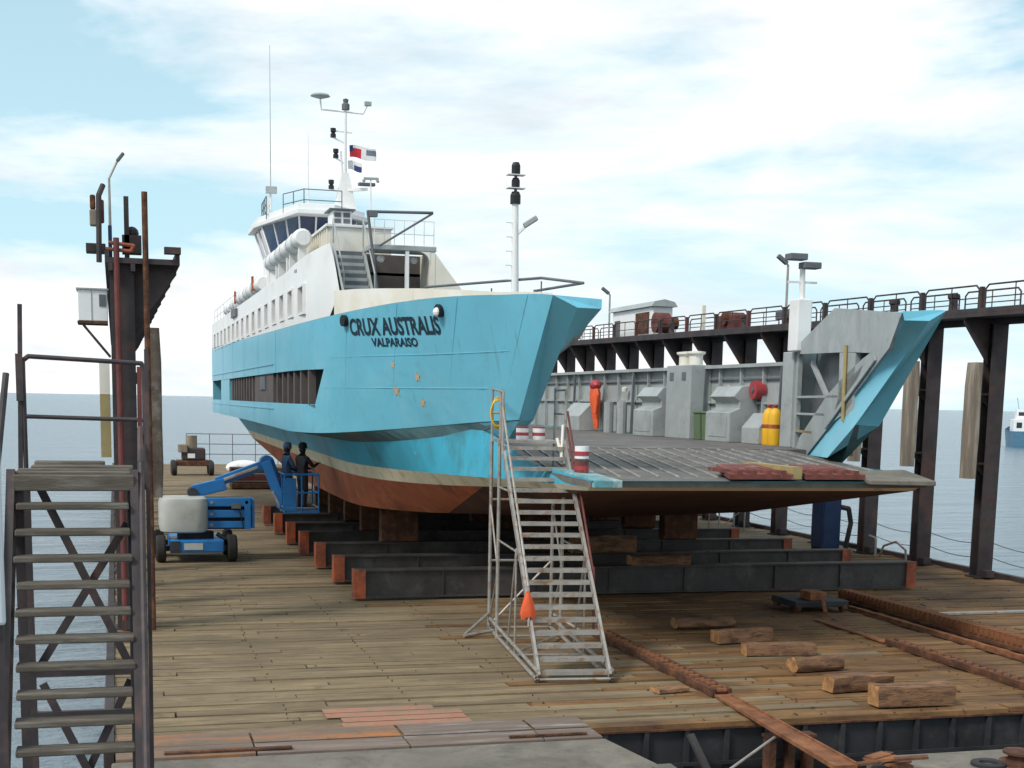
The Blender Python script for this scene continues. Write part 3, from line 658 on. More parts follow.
# curved forward end of the plate sweeps down to the bulwark
sw = [(32.70, 6.95), (32.78, 7.15), (32.90, 7.45), (33.05, 7.75), (33.25, 8.06)]
mb.poly([(sx(33.25), 33.25, tz(33.25)), (sx(32.7), 32.7, tz(32.7)+.5)]+[(sx(y), y, z) for y, z in sw])
mb.build('side_plate', WHITE, ferry, solid=.0)
MB().box((4.86, 33.6, 6.2), (4.90, 67.3, 7.6)).build('cabin_lining', OPEN, ferry)
for y in WY:
    wv = MB().box((sx(y)+.10, y-WW/2, Z0), (sx(y)+.12, y+WW/2, Z1)); o = MB()
    for a, b in (((y-WW/2-.05, Z0-.05), (y-WW/2, Z1+.05)), ((y+WW/2, Z0-.05), (y+WW/2+.05, Z1+.05)), ((y-WW/2, Z0-.05), (y+WW/2, Z0)), ((y-WW/2, Z1), (y+WW/2, Z1+.05))):
        o.box((sx(y)-.03, a[0], a[1]), (sx(y)+.10, b[0], b[1]))
    wo = o.build('window', WHITE, ferry); wv.build('pane', PANE, wo)
# decks and inner side
Yf = 35.0
MB().box((4.46, 36.2, ZW-.12), (7.68, 67.3, ZW-.05)).build('boat_deck', GREY, ferry)
MB().box((7.60, 36.3, 3.45), (7.70, 67.2, ZW-.12)).build('casing', GREY, ferry)
MB().prism([(6.5, 31.0, 6.1), (7.6, 31.0, 6.1), (7.6, 36.3, 6.1), (4.9, 36.3, 6.1), (5.2, 33.9, 6.1), (5.65, 32.4, 6.1)], (0, 0, .08)).build('fore_deck', GREY, ferry)
MB().add([(sx(33.25)+.06, 33.3, 8.05), (sx(32.7)+.06, 32.72, 6.95), (5.32, 34.3, 6.5), (5.32, 35.4, 8.0)], [(0,1,2,3)]).build('sweep_plate', GREY, ferry, solid=.05)
MB().box((6.12, Yf, 8.14), (7.80, Yf+.9, 8.27)).build('recess_roof', GREY, ferry, bevel=.02)
MB().box((5.3, Yf+1.2, 6.18), (7.64, Yf+1.26, 8.138)).build('recess_back', LOUVRE, ferry)  # dark panel colour stands in for the shade inside the recess
MB().box((7.64, Yf+.02, 6.18), (7.77, Yf+1.3, 8.138)).build('recess_cheek', CREAM, ferry)
MB().box((7.02, Yf+.02, 6.18), (7.11, Yf+.12, 8.138)).build('recess_post', WHITE, ferry)
arc = [(7.64-.3+.3*math.sin(t), Yf+.01, 8.138-.3+.3*math.cos(t)) for t in [math.pi/2*i/6 for i in range(7)]]
MB().prism([(7.64, Yf+.01, 8.138)]+arc, (0, .12, 0)).build('corner_bracket', CREAM, ferry)
MB().prism([(7.78, Yf, 8.10), (7.98, Yf, 7.84), (8.62, Yf, 7.05), (8.62, Yf, 6.6), (7.78, Yf, 6.6)], (0, .1, 0)).build('wedge_bracket', CREAM, ferry)
for x in (6.5, 7.35): MB().ball((x, Yf+.6, 7.98), .10, 10, 6).build('lamp', WHITE, ferry)
for s in range(7):
    z = 6.85+s*.2; y = Yf-.5+s*.22
    MB().box((5.44, y, z-.08), (6.10, y+.22, z)).build('stair_tread', GREY, ferry)
    MB().box((5.44, y+.2, z), (6.10, y+.215, z+.12)).build('stair_riser', GREY_D, ferry)
for x in (5.38, 6.14): MB().bar((x, Yf-.75, 6.55), (x, Yf+1.1, 8.2), .06, .22).build('stair_stringer', GREY, ferry)
for x in (5.38, 6.14): MB().path([(x, Yf-.6, 6.65), (x, Yf-.6, 7.5), (x, Yf+1.1, 8.95), (x, Yf+1.1, 8.1)], .02).build('stair_rail', GREY, ferry)
MB().path([(6.36, Yf-.1, 6.6), (6.05, Yf-.1, 9.02), (7.68, Yf-.1, 9.07)], .036).build('gallows_post', GREY_D, ferry)
MB().tube((7.66, Yf-.1, 9.05), (6.34, Yf-.1, 8.22), .026).build('gallows_stay', GREY_D, ferry)
MB().box((6.07, Yf-.2, 8.9), (6.28, Yf, 9.04)).build('gallows_block', GREY_D, ferry)
mb = MB()
for x in [6.25+i*.25 for i in range(7)]: mb.tube((x, Yf+.1, 8.27), (x, Yf+.1, 8.88), .010, 5)
for z in (8.55, 8.88): mb.tube((6.25, Yf+.1, z), (7.75, Yf+.1, z), .010, 5)
mb.build('recess_rail', WHITE, ferry)
# bow rail
MB().path([(6.4, 29.7, 6.5), (6.4, 29.7, 6.86), (7.62, 25.3, 6.76), (8.2, 24.6, 6.64), (8.05, 27.2, 6.67)], .026).build('bow_rail', GREY_D, ferry)
for q in ((7.62, 25.3), (7.2, 27.3), (8.05, 27.2)): MB().tube((q[0], q[1], 6.2), (q[0], q[1], 6.7), .014, 6).build('bow_rail_post', GREY_D, ferry)
# bow mast
fm = MB().tube((7.32, 26, 6.05), (7.29, 26, 8.15), .075, 12, .06).build('bow_mast', WHITE, ferry, smooth=True)
for z, r, h in ((8.15, .10, .22), (8.46, .08, .16), (8.70, .085, .20)):
    MB().lathe((7.29, 26, z), [(.001,0),(r,0),(r,h*.7),(r*.7,h),(.001,h)], 12).build('navigation_light', BLACK, fm)
MB().tube((7.29, 26, 8.3), (7.29, 26, 8.75), .03, 8).build('light_pole', GREY_D, fm)
for z in (8.44, 8.68): MB().box((7.12, 25.9, z-.015), (7.46, 26.1, z)).build('light_shelf', WHITE, fm)
MB().bar((7.33, 26, 7.6), (7.50, 25.9, 7.78), .05, .05).build('lamp_arm', WHITE, fm)
MB().bar((7.42, 25.85, 7.74), (7.66, 25.8, 7.90), .12, .10).build('search_lamp', GREY, fm, bevel=.02)
for k in range(6): MB().box((7.12, 25.98, 6.5+k*.26), (7.26, 26.02, 6.515+k*.26)).build('mast_step', WHITE, fm)
# upper deckhouse (cream corrugated wall)
MB().box((5.32, 36.3, ZW-.05), (6.9, 46.2, 8.78)).build('deckhouse', CREAM, ferry)
for k in range(24): MB().box((5.26, 36.4+k*.41, ZW-.05), (5.318, 36.52+k*.41, 8.77)).build('wall_rib', CREAM, ferry)
MB().box((5.22, 36.25, 8.782), (6.95, 46.3, 8.85)).build('deckhouse_roof', WHITE, ferry, bevel=.01)
bx = MB().box((5.42, 36.5, 8.852), (5.92, 37.3, 9.22)).build('instrument_box', WHITE, ferry, bevel=.02)
for a in (5.47, 5.70):
    for z in (8.90, 9.05): MB().box((a, 36.485, z), (a+.17, 36.498, z+.11)).build('box_window', GREY_D, bx)
MB().box((5.34, 36.4, 9.222), (6.0, 37.4, 9.255)).build('box_lid', GREY_D, bx)
# bridge with outward-raking windows
zb0, zb1 = 8.92, 9.72
low = [(4.75,47.2),(4.75,45.0),(5.4,42.7),(6.65,42.7),(7.1,43.8),(7.1,47.2)]
hig = [(4.52,47.4),(4.52,45.2),(5.28,42.1),(6.78,42.1),(7.36,43.4),(7.36,47.4)]
L2 = lambda p, q, t: (lerp(p[0], q[0], t), lerp(p[1], q[1], t))
mb = MB()
for i in range(len(low)-1):
    a, b = low[i], low[i+1]; mb.add([(*a, ZW-.05), (*b, ZW-.05), (*b, zb0), (*a, zb0)], [(0,1,2,3)])
mb.build('bridge_wall', WHITE, ferry)
for i in range(len(low)-1):
    a, b, c, d = low[i], low[i+1], hig[i+1], hig[i]; n = 3 if i in (1, 2) else 2
    for k in range(n):
        t0, t1 = k/n+.02, (k+1)/n-.02
        MB().add([(*L2(a,b,t0), zb0), (*L2(a,b,t1), zb0), (*L2(d,c,t1), zb1), (*L2(d,c,t0), zb1)], [(0,1,2,3)]).build('bridge_window', GLASSB, ferry)
    for k in range(n+(i == len(low)-2)): MB().bar((*L2(a,b,k/n), zb0), (*L2(d,c,k/n), zb1), .05, .05).build('mullion', WHITE, ferry)
rf = [(4.32,47.8),(4.32,45.7),(5.15,41.5),(6.3,41.4),(7.5,42.9),(7.55,47.8)]
roof = MB().prism([(x, y, zb1) for x, y in rf], (0, 0, .14)).build('bridge_roof', WHITE, ferry, bevel=.02)
MB().prism([(x*.93+.42, y*.93+3.3, zb1+.142) for x, y in rf], (0, 0, .2)).build('roof_coaming', WHITE, roof, bevel=.02)
def railing(pts, z0, h, name, material, parent, r=.016, rails=2, post=.9):
    mb = MB()
    for a, b in zip(pts, pts[1:]):
        a, b = Vector((*a, z0)), Vector((*b, z0)); n = max(1, round((b-a).length/post))
        for k in range(n+1): p = a.lerp(b, k/n); mb.tube(p, p+Vector((0,0,h)), r, 6)
        for k in range(rails): zz = Vector((0,0,h*(k+1)/rails)); mb.tube(a+zz, b+zz, r, 6)
    return mb.build(name, material, parent)
railing([(4.95, 43.2), (5.4, 41.9), (6.5, 41.9)], 9.86, .6, 'roof_rail', GREY_D, ferry, .014)
railing([(4.6, 44.6), (4.65, 46.5)], 9.86, .7, 'roof_rail', GREY_D, ferry, .016, 3, .7)
# whip antennas
for (x, y, z0, z1, r) in ((4.88, 46, 9.74, 15.30, .015), (5.8, 44, 9.74, 12.4, .008)):
    an = MB().tube((x, y, z0+1.3), (x, y, z1), r, 6, r*.5).build('whip_antenna', GREY, ferry)
    MB().tube((x, y, z0), (x, y, z0+1.3), r*3.5, 8, r*2.5).build('antenna_base', WHITE, an)
MB().bar((4.55, 46, 9.76), (4.88, 46, 10.7), .06, .06).build('antenna_strut', WHITE, ferry)
MB().box((4.73, 45.9, 10.85), (5.07, 46.1, 11.05)).build('antenna_tuner', GREY, ferry)
# main mast
MX, MY = 6.92, 44.0
mm = MB().add([(MX-.42,MY-.35,9.69),(MX+.42,MY-.35,9.69),(MX+.42,MY+.35,9.69),(MX-.42,MY+.35,9.69),(MX-.10,MY-.1,11.3),(MX+.10,MY-.1,11.3),(MX+.10,MY+.1,11.3),(MX-.10,MY+.1,11.3)],
              [(0,3,2,1),(4,5,6,7),(0,1,5,4),(1,2,6,5),(2,3,7,6),(3,0,4,7)]).build('main_mast', WHITE, ferry)
MB().tube((MX, MY, 10.89), (MX+.02, MY, 13.25), .06, 10, .035).build('topmast', WHITE, mm)
MB().path([(MX-.75, MY, 13.41), (MX-.72, MY, 13.11), (MX+.55, MY, 13.07), (MX+.68, MY, 13.32)], .025).build('spreader', WHITE, mm)
MB().bar((MX-.45, MY, 12.52), (MX+.22, MY, 12.49), .04, .04).build('spreader', WHITE, mm)
MB().lathe((MX-.75, MY, 13.41), [(.001,0),(.1,.02),(.30,.08),(.26,.13),(.001,.15)], 14).build('satellite_dome', GREY, mm)
MB().lathe((MX+.02, MY, 13.15), [(.001,0),(.12,0),(.12,.16),(.07,.2),(.09,.3),(.001,.34)], 10).build('masthead_light', GREY_D, mm)
MB().box((MX+.6, MY-.08, 13.32), (MX+.8, MY+.08, 13.43)).build('wind_sensor', GREY, mm)
for dz, dx in ((12.32, -.36), (11.72, -.28), (10.80, -.42)):
    MB().bar((MX, MY, dz-.15), (MX+dx, MY, dz), .04, .04).build('light_bracket', WHITE, mm)
    MB().lathe((MX+dx, MY, dz), [(.001,0),(.085,0),(.085,.1),(.05,.13),(.085,.17),(.085,.27),(.001,.28)], 10).build('navigation_light', BLACK, mm)
MB().bar((MX, MY-.1, 10.78), (MX+.62, MY-.4, 10.80), .10, .08).build('radar_arm', WHITE, mm)
MB().bar((MX+.34, MY-.45, 10.93), (MX+.86, MY-.35, 10.95), .14, .10).build('radar_scanner', GREY_D, mm, bevel=.02)
MB().tube((MX-.05, MY, 10.58), (MX-.12, MY, 11.94), .03).build('ladder_rail', WHITE, mm)
# signal pole in front of the mast
sp = MB().tube((6.42, 36.6, 8.85), (6.42, 36.6, 10.05), .016, 6).build('lamp_pole', WHITE, ferry)
MB().bar((6.24, 36.6, 10.05), (6.62, 36.6, 10.06), .06, .06).build('pole_head', GREY, sp)
for x in (6.24, 6.60): MB().ball((x, 36.6, 10.0), .045, 8, 5).build('bulb', GREY, sp)
# boat-deck rail aft and life raft canisters
def canister(y0, y1, z, x=4.55, r=.34):
    for ya, yb in ((y0+.15, y0+.3), (y1-.3, y1-.15)): MB().box((x-.1, ya, ZW-.05), (x+.1, yb, z-r+.05)).build('raft_cradle', WHITE, ferry)
    can = MB().lathe((x, y0, z), [(.001,0),(r*.75,0),(r,.12),(r,(y1-y0)/2-.05),(r*1.05,(y1-y0)/2-.04),(r*1.05,(y1-y0)/2+.04),(r,(y1-y0)/2+.05),(r,y1-y0-.12),(r*.75,y1-y0),(.001,y1-y0)], 14, 'y').build('life_raft', WHITE, ferry, smooth=True)
    for f in (.25, .75):
        y = lerp(y0, y1, f); MB().lathe((x, y, z), [(r*1.01,-.03),(r*1.03,-.03),(r*1.03,.03),(r*1.01,.03)], 14, 'y').build('strap', GREY, can)
for y in (37.6, 40.3, 43.0): canister(y, y+2.4, 8.62, 4.82, .25)
for y in (46.2, 49.0, 51.8): canister(y, y+2.3, 8.08, 4.66, .27)
for y in (55.5, 58.6): canister(y, y+2.4, 8.05, 4.7, .25)
for y, z in ((47.1, 8.0), (54.0, 8.0)): MB().box((4.36, y-.12, z-.1), (4.42, y+.12, z+.35)).build('lifebuoy_holder', ORANGE, ferry)
MB().box((4.32, 53.0, 7.42), (4.40, 55.2, 7.68)).build('scupper_box', GREY_D, ferry)
railing([(4.5, 53.5), (4.5, 67)], ZW, .6, 'deck_rail', WHITE, ferry, .014, 2, 2.0)
MB().box((5.0, 54, ZW), (6.8, 64, 8.3)).build('funnel_casing', WHITE, ferry, bevel=.04)

# flags on the mast
def flag(name, p, w, h, stripes, label):
    o = thing(name, label, 'flag', p)
    x0 = 0
    for (m_, a, b, c, d) in stripes:
        rows = []
        for j in range(4):
            v = lerp(c, d, j/3)
            rows.append([(p[0]+w*u, p[1]+.12*math.sin(u*5+v), p[2]+h*v-.12*u*u+.03*math.sin(u*7)) for u in [lerp(a, b, i/6) for i in range(7)]])
        MB().grid(rows).build('cloth', m_, o, solid=.006)
    return o
flag('ensign_flag', (MX+.15, MY, 11.78), .80, .36, [(FLAGB, 0, .14, .45, 1), (FLAGR, 0, .14, 0, .45), (FLAGR, .14, .45, 0, .75), (FLAGW, .14, .45, .75, 1), (FLAGW, .45, .62, 0, 1), (FLAGG, .62, 1, .4, .85), (FLAGW, .62, 1, 0, .4), (FLAGW, .62, 1, .85, 1)], 'red, white and dark flag flying from the ferry mast')
flag('courtesy_flag', (MX+.10, MY, 11.42), .5, .26, [(FLAGW, 0, .4, 0, 1), (FLAGB, .4, .8, 0, .6), (FLAGW, .4, .8, .6, 1)], 'small pale pennant just below the larger mast flag')

# loose things on the car deck
for (y, x) in ((35.15, 17.32), (35.6, 17.36)):
    c = thing('gas_cylinder', 'yellow cylinder standing by the grey bulwark, %s of the pair' % ('nearer' if y < 35.4 else 'farther'), 'cylinder', (x, y, 3.45), group='yellow cylinders on the car deck')
    MB().lathe((x, y, 3.45), [(.001,0),(.17,0),(.18,.05),(.18,.82),(.12,.95),(.05,1.0),(.001,1.0)], 14).build('body', YELLOW, c, smooth=True)
    MB().lathe((x, y, 4.44), [(.001,0),(.05,0),(.05,.06),(.07,.06),(.07,.1),(.001,.12)], 10).build('valve', REDP, c)
    MB().lathe((x, y, 3.9), [(.181,0),(.186,.01),(.186,.1),(.181,.11)], 14).build('band', ORANGE, c)
for (y, lab) in ((39.35, 'nearer dull green bin between the grey winch cover and locker tower'), (39.95, 'farther dull green bin against the grey locker tower')):
    c = thing('green_bin', lab, 'bin', (17.3, y, 3.45), group='green bins on the car deck')
    MB().prism([(17.1, y-.22, 3.45), (17.55, y-.22, 3.45), (17.6, y-.26, 4.25), (17.05, y-.26, 4.25)], (0, .48, 0)).build('body', GREEN, c, bevel=.02)
    MB().box((17.02, y-.28, 4.25), (17.63, y+.26, 4.31)).build('lid', GREEN, c, bevel=.015)
suit = thing('hanging_coverall', 'orange coverall with dark red hood hanging on the grey bulwark', 'coverall', (17.35, 50.2, 3.5))
mb = MB(); rows = []
for z, w, d in ((3.55,.16,.08),(3.75,.20,.10),(4.1,.24,.13),(4.5,.36,.17),(4.85,.40,.18),(5.05,.30,.14)):
    rows.append([(17.35+d*math.cos(t), 50.2+w*math.sin(t)+(.25*(z-3.5)/1.5)-.1, z) for t in [2*math.pi*i/12 for i in range(13)]])
mb.grid(rows); mb.build('body', ORANGECLOTH, suit, smooth=True)
MB().ball((17.35, 50.3, 5.16), .28, 10, 6, (.8, 1.1, .7)).build('hood', REDP, suit, smooth=True)
MB().tube((17.3, 49.95, 4.8), (17.2, 49.85, 4.1), .08, 8, .06).build('sleeve', ORANGECLOTH, suit)

# ---------------------------------------------------------------- keel beams and blocks
def keel_beam(y, x0, x1, lab, left_orange=True, right_orange=True, skew=0):
    o = thing('keel_beam', lab, 'steel beam', (0, y, 0), group='steel beams under the ferry')
    h0, h1, w = .05, .70, .36
    MB().box((x0, y-w/2, h1-.045), (x1, y+w/2, h1)).build('top_flange', STEELG, o, bevel=.006)
    MB().box((x0, y-w/2, h0), (x1, y+w/2, h0+.045)).build('bottom_flange', STEELG, o, bevel=.006)
    MB().box((x0, y-.02-.10, h0+.045), (x1, y+.02-.10, h1-.045)).build('web', STEELG, o)
    for k in range(1, 7):
        xx = lerp(x0, x1, k/7)+U(-.2, .2); MB().box((xx, y-w/2+.01, h0+.045), (xx+.025, y-.121, h1-.045)).build('web_stiffener', STEELG, o)
    if left_orange: MB().box((x0-.018, y-w/2-.004, h0), (x0+.24, y-w/2+.055, h1+.004)).build('painted_end', ORANGE, o); MB().box((x0-.02, y-w/2+.056, h0), (x0-.002, y+w/2, h1)).build('painted_end', ORANGE, o)
    if right_orange: MB().box((x1-.25, y-w/2-.004, h0), (x1+.018, y-w/2+.055, h1+.004)).build('painted_end', ORANGE, o)
    return o
ords = ['nearest', 'second', 'third', 'fourth', 'fifth', 'sixth', 'seventh']
for i, y in enumerate((31.1, 34.0, 37.1, 40.3, 43.3, 46.6, 50.0)):
    keel_beam(y, 5.1-.02*i, 19.3-.2*i, '%s grey steel beam %s under the ferry, orange painted end' % (ords[i], 'from the camera lying'), right_orange=i in (0, 1, 2, 3))
# timber support blocks between beams and hull
bx_n = 0
def wood_block(x, y, z, lx, ly, lz, lab, group, rz=0, endmat=TIMBERE, m_=TIMBER):
    o = thing('timber_block', lab, 'timber', (x, y, z), rz, group)
    mb = MB(); n = 7; rows = []; j = lambda a: U(-a, a)
    rnd = U(0, 1) < .18; m_sec = 10
    sec = []
    for q in range(m_sec):
        t = 2*math.pi*(q+.5)/m_sec; e = .85 if rnd else .22
        sec.append((math.copysign(abs(math.cos(t))**e, math.cos(t))*ly/2, lz/2+math.copysign(abs(math.sin(t))**e, math.sin(t))*lz/2))
    wob = [1+j(.07) for _ in sec]; bend = j(.03)
    for i in range(n):
        u = i/(n-1); xx = -lx/2+lx*u
        rows.append([(xx+j(.012), y*wob[q]*(1+j(.04))+bend*math.sin(3*u), max(.0, z*wob[q]*(1+j(.05)))) for q, (y, z) in enumerate(sec)]); rows[-1].append(rows[-1][0])
    mb.grid(rows); mb.build('log', m_, o, local=True, smooth=True)
    for s, r in ((-1, rows[0]), (1, rows[-1])):
        q = [(p[0]+s*.004, p[1], p[2]) for p in r[:-1]]
        MB().poly(q).build('sawn_end', endmat, o, local=True)
    return o
labs = ['farthest loose timber block of the centre row, nearest the beams', 'second timber block of the centre row counted from the beams', 'third timber block of the centre row counted from the beams', 'short dark timber block, fourth of the centre row from the beams', 'round-ended timber log with a pale cut end, fifth of the centre row', 'nearest and biggest timber block of the centre row, at the deck edge']
for (x, y, lx, lz, rz), lab in zip(((11.4,25.95,1.25,.23,-.03),(11.5,24.35,1.15,.26,.10),(11.55,22.85,1.3,.22,-.16),(11.5,21.35,.95,.27,.12),(11.4,19.75,1.1,.25,.05),(11.68,18.6,1.28,.31,-.05)), labs):
    wood_block(x, y, .012, lx, .36, lz, lab, 'timber blocks in the centre row', rz)
for k, (x, y, z, lx, ly, lz, lab) in enumerate(((12.0,33.9,.70,1.7,.45,.42,'thick reddish timber block lying on the second beam under the ramp'),(12.45,31.1,.70,1.5,.36,.24,'tan timber block lying on the nearest beam under the ramp'))):
    wood_block(x, y, z, lx, ly, lz, lab, 'timber blocks on the beams')
# keel blocks carrying the ship
for i, y in enumerate((37.1, 40.3, 43.3, 46.6, 50.0)):
    for k, x in enumerate((7.3, 11.35, 15.4)):
        wood_block(x, y, .70, 1.0, .4, .80 if k == 1 else .95, 'dark %s support block between the %s beam and the ferry bottom' % (('left', 'centre', 'right')[k], ords[i+2]), 'support blocks under the ferry', m_=RUSTD, endmat=RUSTD)
# loose red-brown wedge on deck
wood_block(8.35, 20.2, .012, .55, .25, .07, 'small reddish scrap of wood beside the near rail', None, .2)

# ---------------------------------------------------------------- rails, racks on the deck
def chain_rail(x, y0, y1, lab, name='haul_rail', w=.34, teeth=True, wall=True):
    o = thing(name, lab, 'rail', (x, y0, 0))
    MB().box((x-w/2, y0, .01), (x+w/2, y1, .035)).build('base_plate', RUSTD, o)
    if wall:
        MB().box((x-w/2, y0, .035), (x-w/2+.07, y1, .13)).build('side_bar', RUSTD, o, bevel=.012)
        MB().box((x+w/2-.07, y0, .035), (x+w/2, y1, .13)).build('side_bar', RUSTD, o, bevel=.012)
    n = int((y1-y0)/.22); me = None
    for k in range(n):
        y = y0+.05+k*.22
        if me is None:
            ob = MB().tube((x-w/2+.08, y, .09), (x+w/2-.08, y, .09), .045, 8).build('roller', RUSTM, o); me = ob; y_ref = y
        else:
            c = me.copy(); col.objects.link(c); c.location = (0, y-y_ref, U(-.01, .02)); c.parent = o
    return o
chain_rail(9.02, 19.7, 25.4, 'rusty roller rail left of the timber row beside the aluminium stair')
chain_rail(14.28, 19.0, 23.6, 'rusty roller rail right of the timber row', w=.26)
fl = thing('flat_bar', 'long flat rusty bar from the roller rail end across the gap', 'steel bar', (8.75, 20, 0))
MB().add([(8.88,19.68,.012),(9.14,19.68,.012),(8.78,15.1,.06),(8.47,15.1,.06),(8.88,19.68,.05),(9.14,19.68,.05),(8.78,15.1,.12),(8.47,15.1,.12)],
         [(0,3,2,1),(4,5,6,7),(0,1,5,4),(1,2,6,5),(2,3,7,6),(3,0,4,7)]).build('plate', RUSTM, fl)
MB().bar((9.12, 19.6, .06), (8.77, 15.12, .13), .03, .03).build('lip', RUSTM, fl)
fl2 = thing('flat_bar', 'flat rusty bar lying on the deck beyond the right roller rail', 'steel bar', (14.28, 25, 0))
MB().box((14.2, 23.7, .012), (14.38, 26.6, .04)).build('plate', RUSTM, fl2)
fl3 = thing('flat_bar', 'flat rusty bar at the near end of the right roller rail', 'steel bar', (14.28, 18.5, 0))
MB().box((14.2, 18.2, .012), (14.36, 18.95, .04)).build('plate', RUSTM, fl3)
# toothed rack
rk = thing('toothed_rack', 'raised rusty toothed rack running along the right of the deck', 'rack', (16.5, 24, 0))
MB().box((16.28, 18.2, .01), (16.72, 29.5, .06)).build('base', RUSTD, rk)
MB().box((16.38, 18.2, .06), (16.52, 29.5, .22)).build('rack_bar', RUSTM, rk)
ref = MB().box((16.36, 18.3, .10), (16.66, 18.40, .27)).build('tooth', RUSTM, rk, bevel=.01)
for k in range(1, 62):
    c = ref.copy(); col.objects.link(c); c.location = (0, k*.18, 0); c.parent = rk
sb = thing('side_rail', 'thin rusty rail beside the toothed rack', 'rail', (15.85, 24, 0))
MB().box((15.80, 18.2, .01), (15.90, 28.0, .09)).build('bar', RUSTM, sb, bevel=.01); MB().box((15.72, 18.2, .008), (15.98, 28.0, .02)).build('foot', RUSTD, sb)
# winch trolley below the beam
tr = thing('haul_trolley', 'rusty trolley with small wheels under the beam near the right rail', 'trolley', (15.0, 28.2, 0))
MB().box((14.3, 27.6, .12), (15.6, 28.8, .26)).build('frame', DARK, tr, bevel=.02)
for x in (14.4, 15.5):
    for y in (27.7, 28.7): MB().tube((x-.05, y, .12), (x+.05, y, .12), .11, 14).build('wheel', RUSTD, tr)
MB().bar((14.9, 27.5, .3), (14.6, 26.8, .12), .08, .08).build('draw_bar', RUSTM, tr)
MB().box((14.7, 27.7, .26), (15.1, 28.2, .45)).build('bracket', RUSTM, tr, bevel=.02)
sp_ = thing('spreader_plate', 'long thin pale steel strip on the deck at right of the beams', 'steel strip', (18.5, 26.8, 0))
MB().box((16.9, 26.8, .01), (20.0, 26.95, .06)).build('strip', GALV, sp_, bevel=.005)

# gap furniture
gp = thing('bent_pipe', 'bent rusty pipe in the gap below the deck edge', 'pipe', (7.4, 16.5, -1.4))
MB().path([(7.0, 17.0, -.75), (7.75, 17.0, -.72), (7.85, 17.0, -1.4)], .05).build('tube', RUSTM, gp)
gr = thing('slant_rod', 'thin grey rod slanting up to the rusty bar in the gap', 'rod', (7.6, 16.9, -1.4))
MB().tube((6.9, 16.8, -.95), (8.75, 17.3, -.05), .022).build('bar', GALV, gr)
gp2 = thing('leaning_plank', 'dark plank leaning against the pontoon end wall', 'plank', (7.9, 17.6, -1.4))
MB().bar((8.15, 17.0, -1.4), (7.75, 17.95, -.12), .12, .04).build('board', STEELG, gp2)
for i, x in enumerate((8.95, 9.25, 9.55)):
    fp = thing('fender_pile', 'rusty upright pile under the flat bar, %s of three' % ('left', 'middle', 'right')[i], 'pile', (x, 17.7, -1.5), group='piles under the flat bar')
    MB().box((x-.06, 17.75, -1.5), (x+.06, 17.95, -.2)).build('post', RUSTD, fp, bevel=.01)
    MB().box((x-.08, 17.73, -.2), (x+.08, 17.97, -.16)).build('cap', RUSTD, fp)
scr = thing('scrap_heap', 'heap of rusty scrap plates at the quay edge by the bar end', 'scrap', (8.9, 15.4, 0))
for k in range(7):
    x, y = 8.95+U(-.1, .55), 15.3+U(-.25, .2); p = Vector((x, y, .03+k*.015)); MB().bar(p, p+Vector((U(.2, .4), U(-.2, .2), U(0, .06))), U(.08, .18), .03).build('scrap_piece', RUSTM if k % 2 else RUSTD, scr)
bo = thing('mooring_ring', 'low round mooring bollard on the right quay edge', 'bollard', (11.15, 15.15, 0))
MB().lathe((11.15, 15.15, -.02), [(.001,0),(.26,0),(.26,.05),(.15,.07),(.15,.12),(.22,.15),(.22,.18),(.001,.19)], 18).build('bollard_body', RUSTD, bo, smooth=True)
MB().lathe((10.72, 15.2, -.02), [(.12,0),(.22,0),(.22,.04),(.16,.06),(.12,.04),(.12,0)], 18).build('ring', DARK, bo, smooth=True)

# ---------------------------------------------------------------- dock wings (post frames with walkways)
def wing_frame(sgn, X, y0, n, sp, lab):
    """sgn: +1 right wing (inward is -X), -1 left wing"""
    o = thing('dock_wing', lab, 'dock wing', (X, y0, 0))
    inn = -sgn
    for k in range(n):
        y = y0+k*sp
        mb = MB().box((X-.22, y-.20, 0), (X+.22, y-.15, 6.9)).box((X-.22, y+.15, 0), (X+.22, y+.20, 6.9)).box((X-.025, y-.149, 0), (X+.025, y+.149, 6.9))
        mb.build('post', STEEL, o)
        MB().prism([(X+inn*.223, y, 6.9), (X+inn*1.0, y, 6.9), (X+inn*1.0, y, 6.75), (X+inn*.223, y, 5.7)], (0, .03, 0)).box((X+inn*.22, y-.1, 6.87), (X+inn*1.02, y+.1, 6.898)).build('bracket', STEEL, o)
        MB().box((X-.3, y-.28, .0), (X+.3, y+.28, .04)).build('base_plate', STEEL, o)
        MB().box((X+inn*.0-.13, y-.45, .04), (X+.13, y-.22, .22)).build('foot_block', STEEL, o)
    ya, yb = y0-(6.3 if sgn > 0 else .35), y0+n*sp
    x0, x1 = sorted((X+inn*1.05, X-inn*.30))
    MB().box((x0, ya, 6.9), (x1, yb, 7.0)).build('walkway', STEEL, o)
    for x in (x0, x1-.08): MB().box((x, ya, 7.003), (x+.08, yb, 7.12)).build('edge_beam', STEEL, o)
    for x in (X-.2, X+.2): MB().box((x-.04, ya, 6.76), (x+.04, yb, 6.897)).build('runner_beam', STEEL, o)
    return o, x0, x1, ya, yb
wr, rx0, rx1, rya, ryb = wing_frame(1, 22.6, 33.0, 16, 3.05, 'dark steel post frame with railed walkway along the right of the dock')
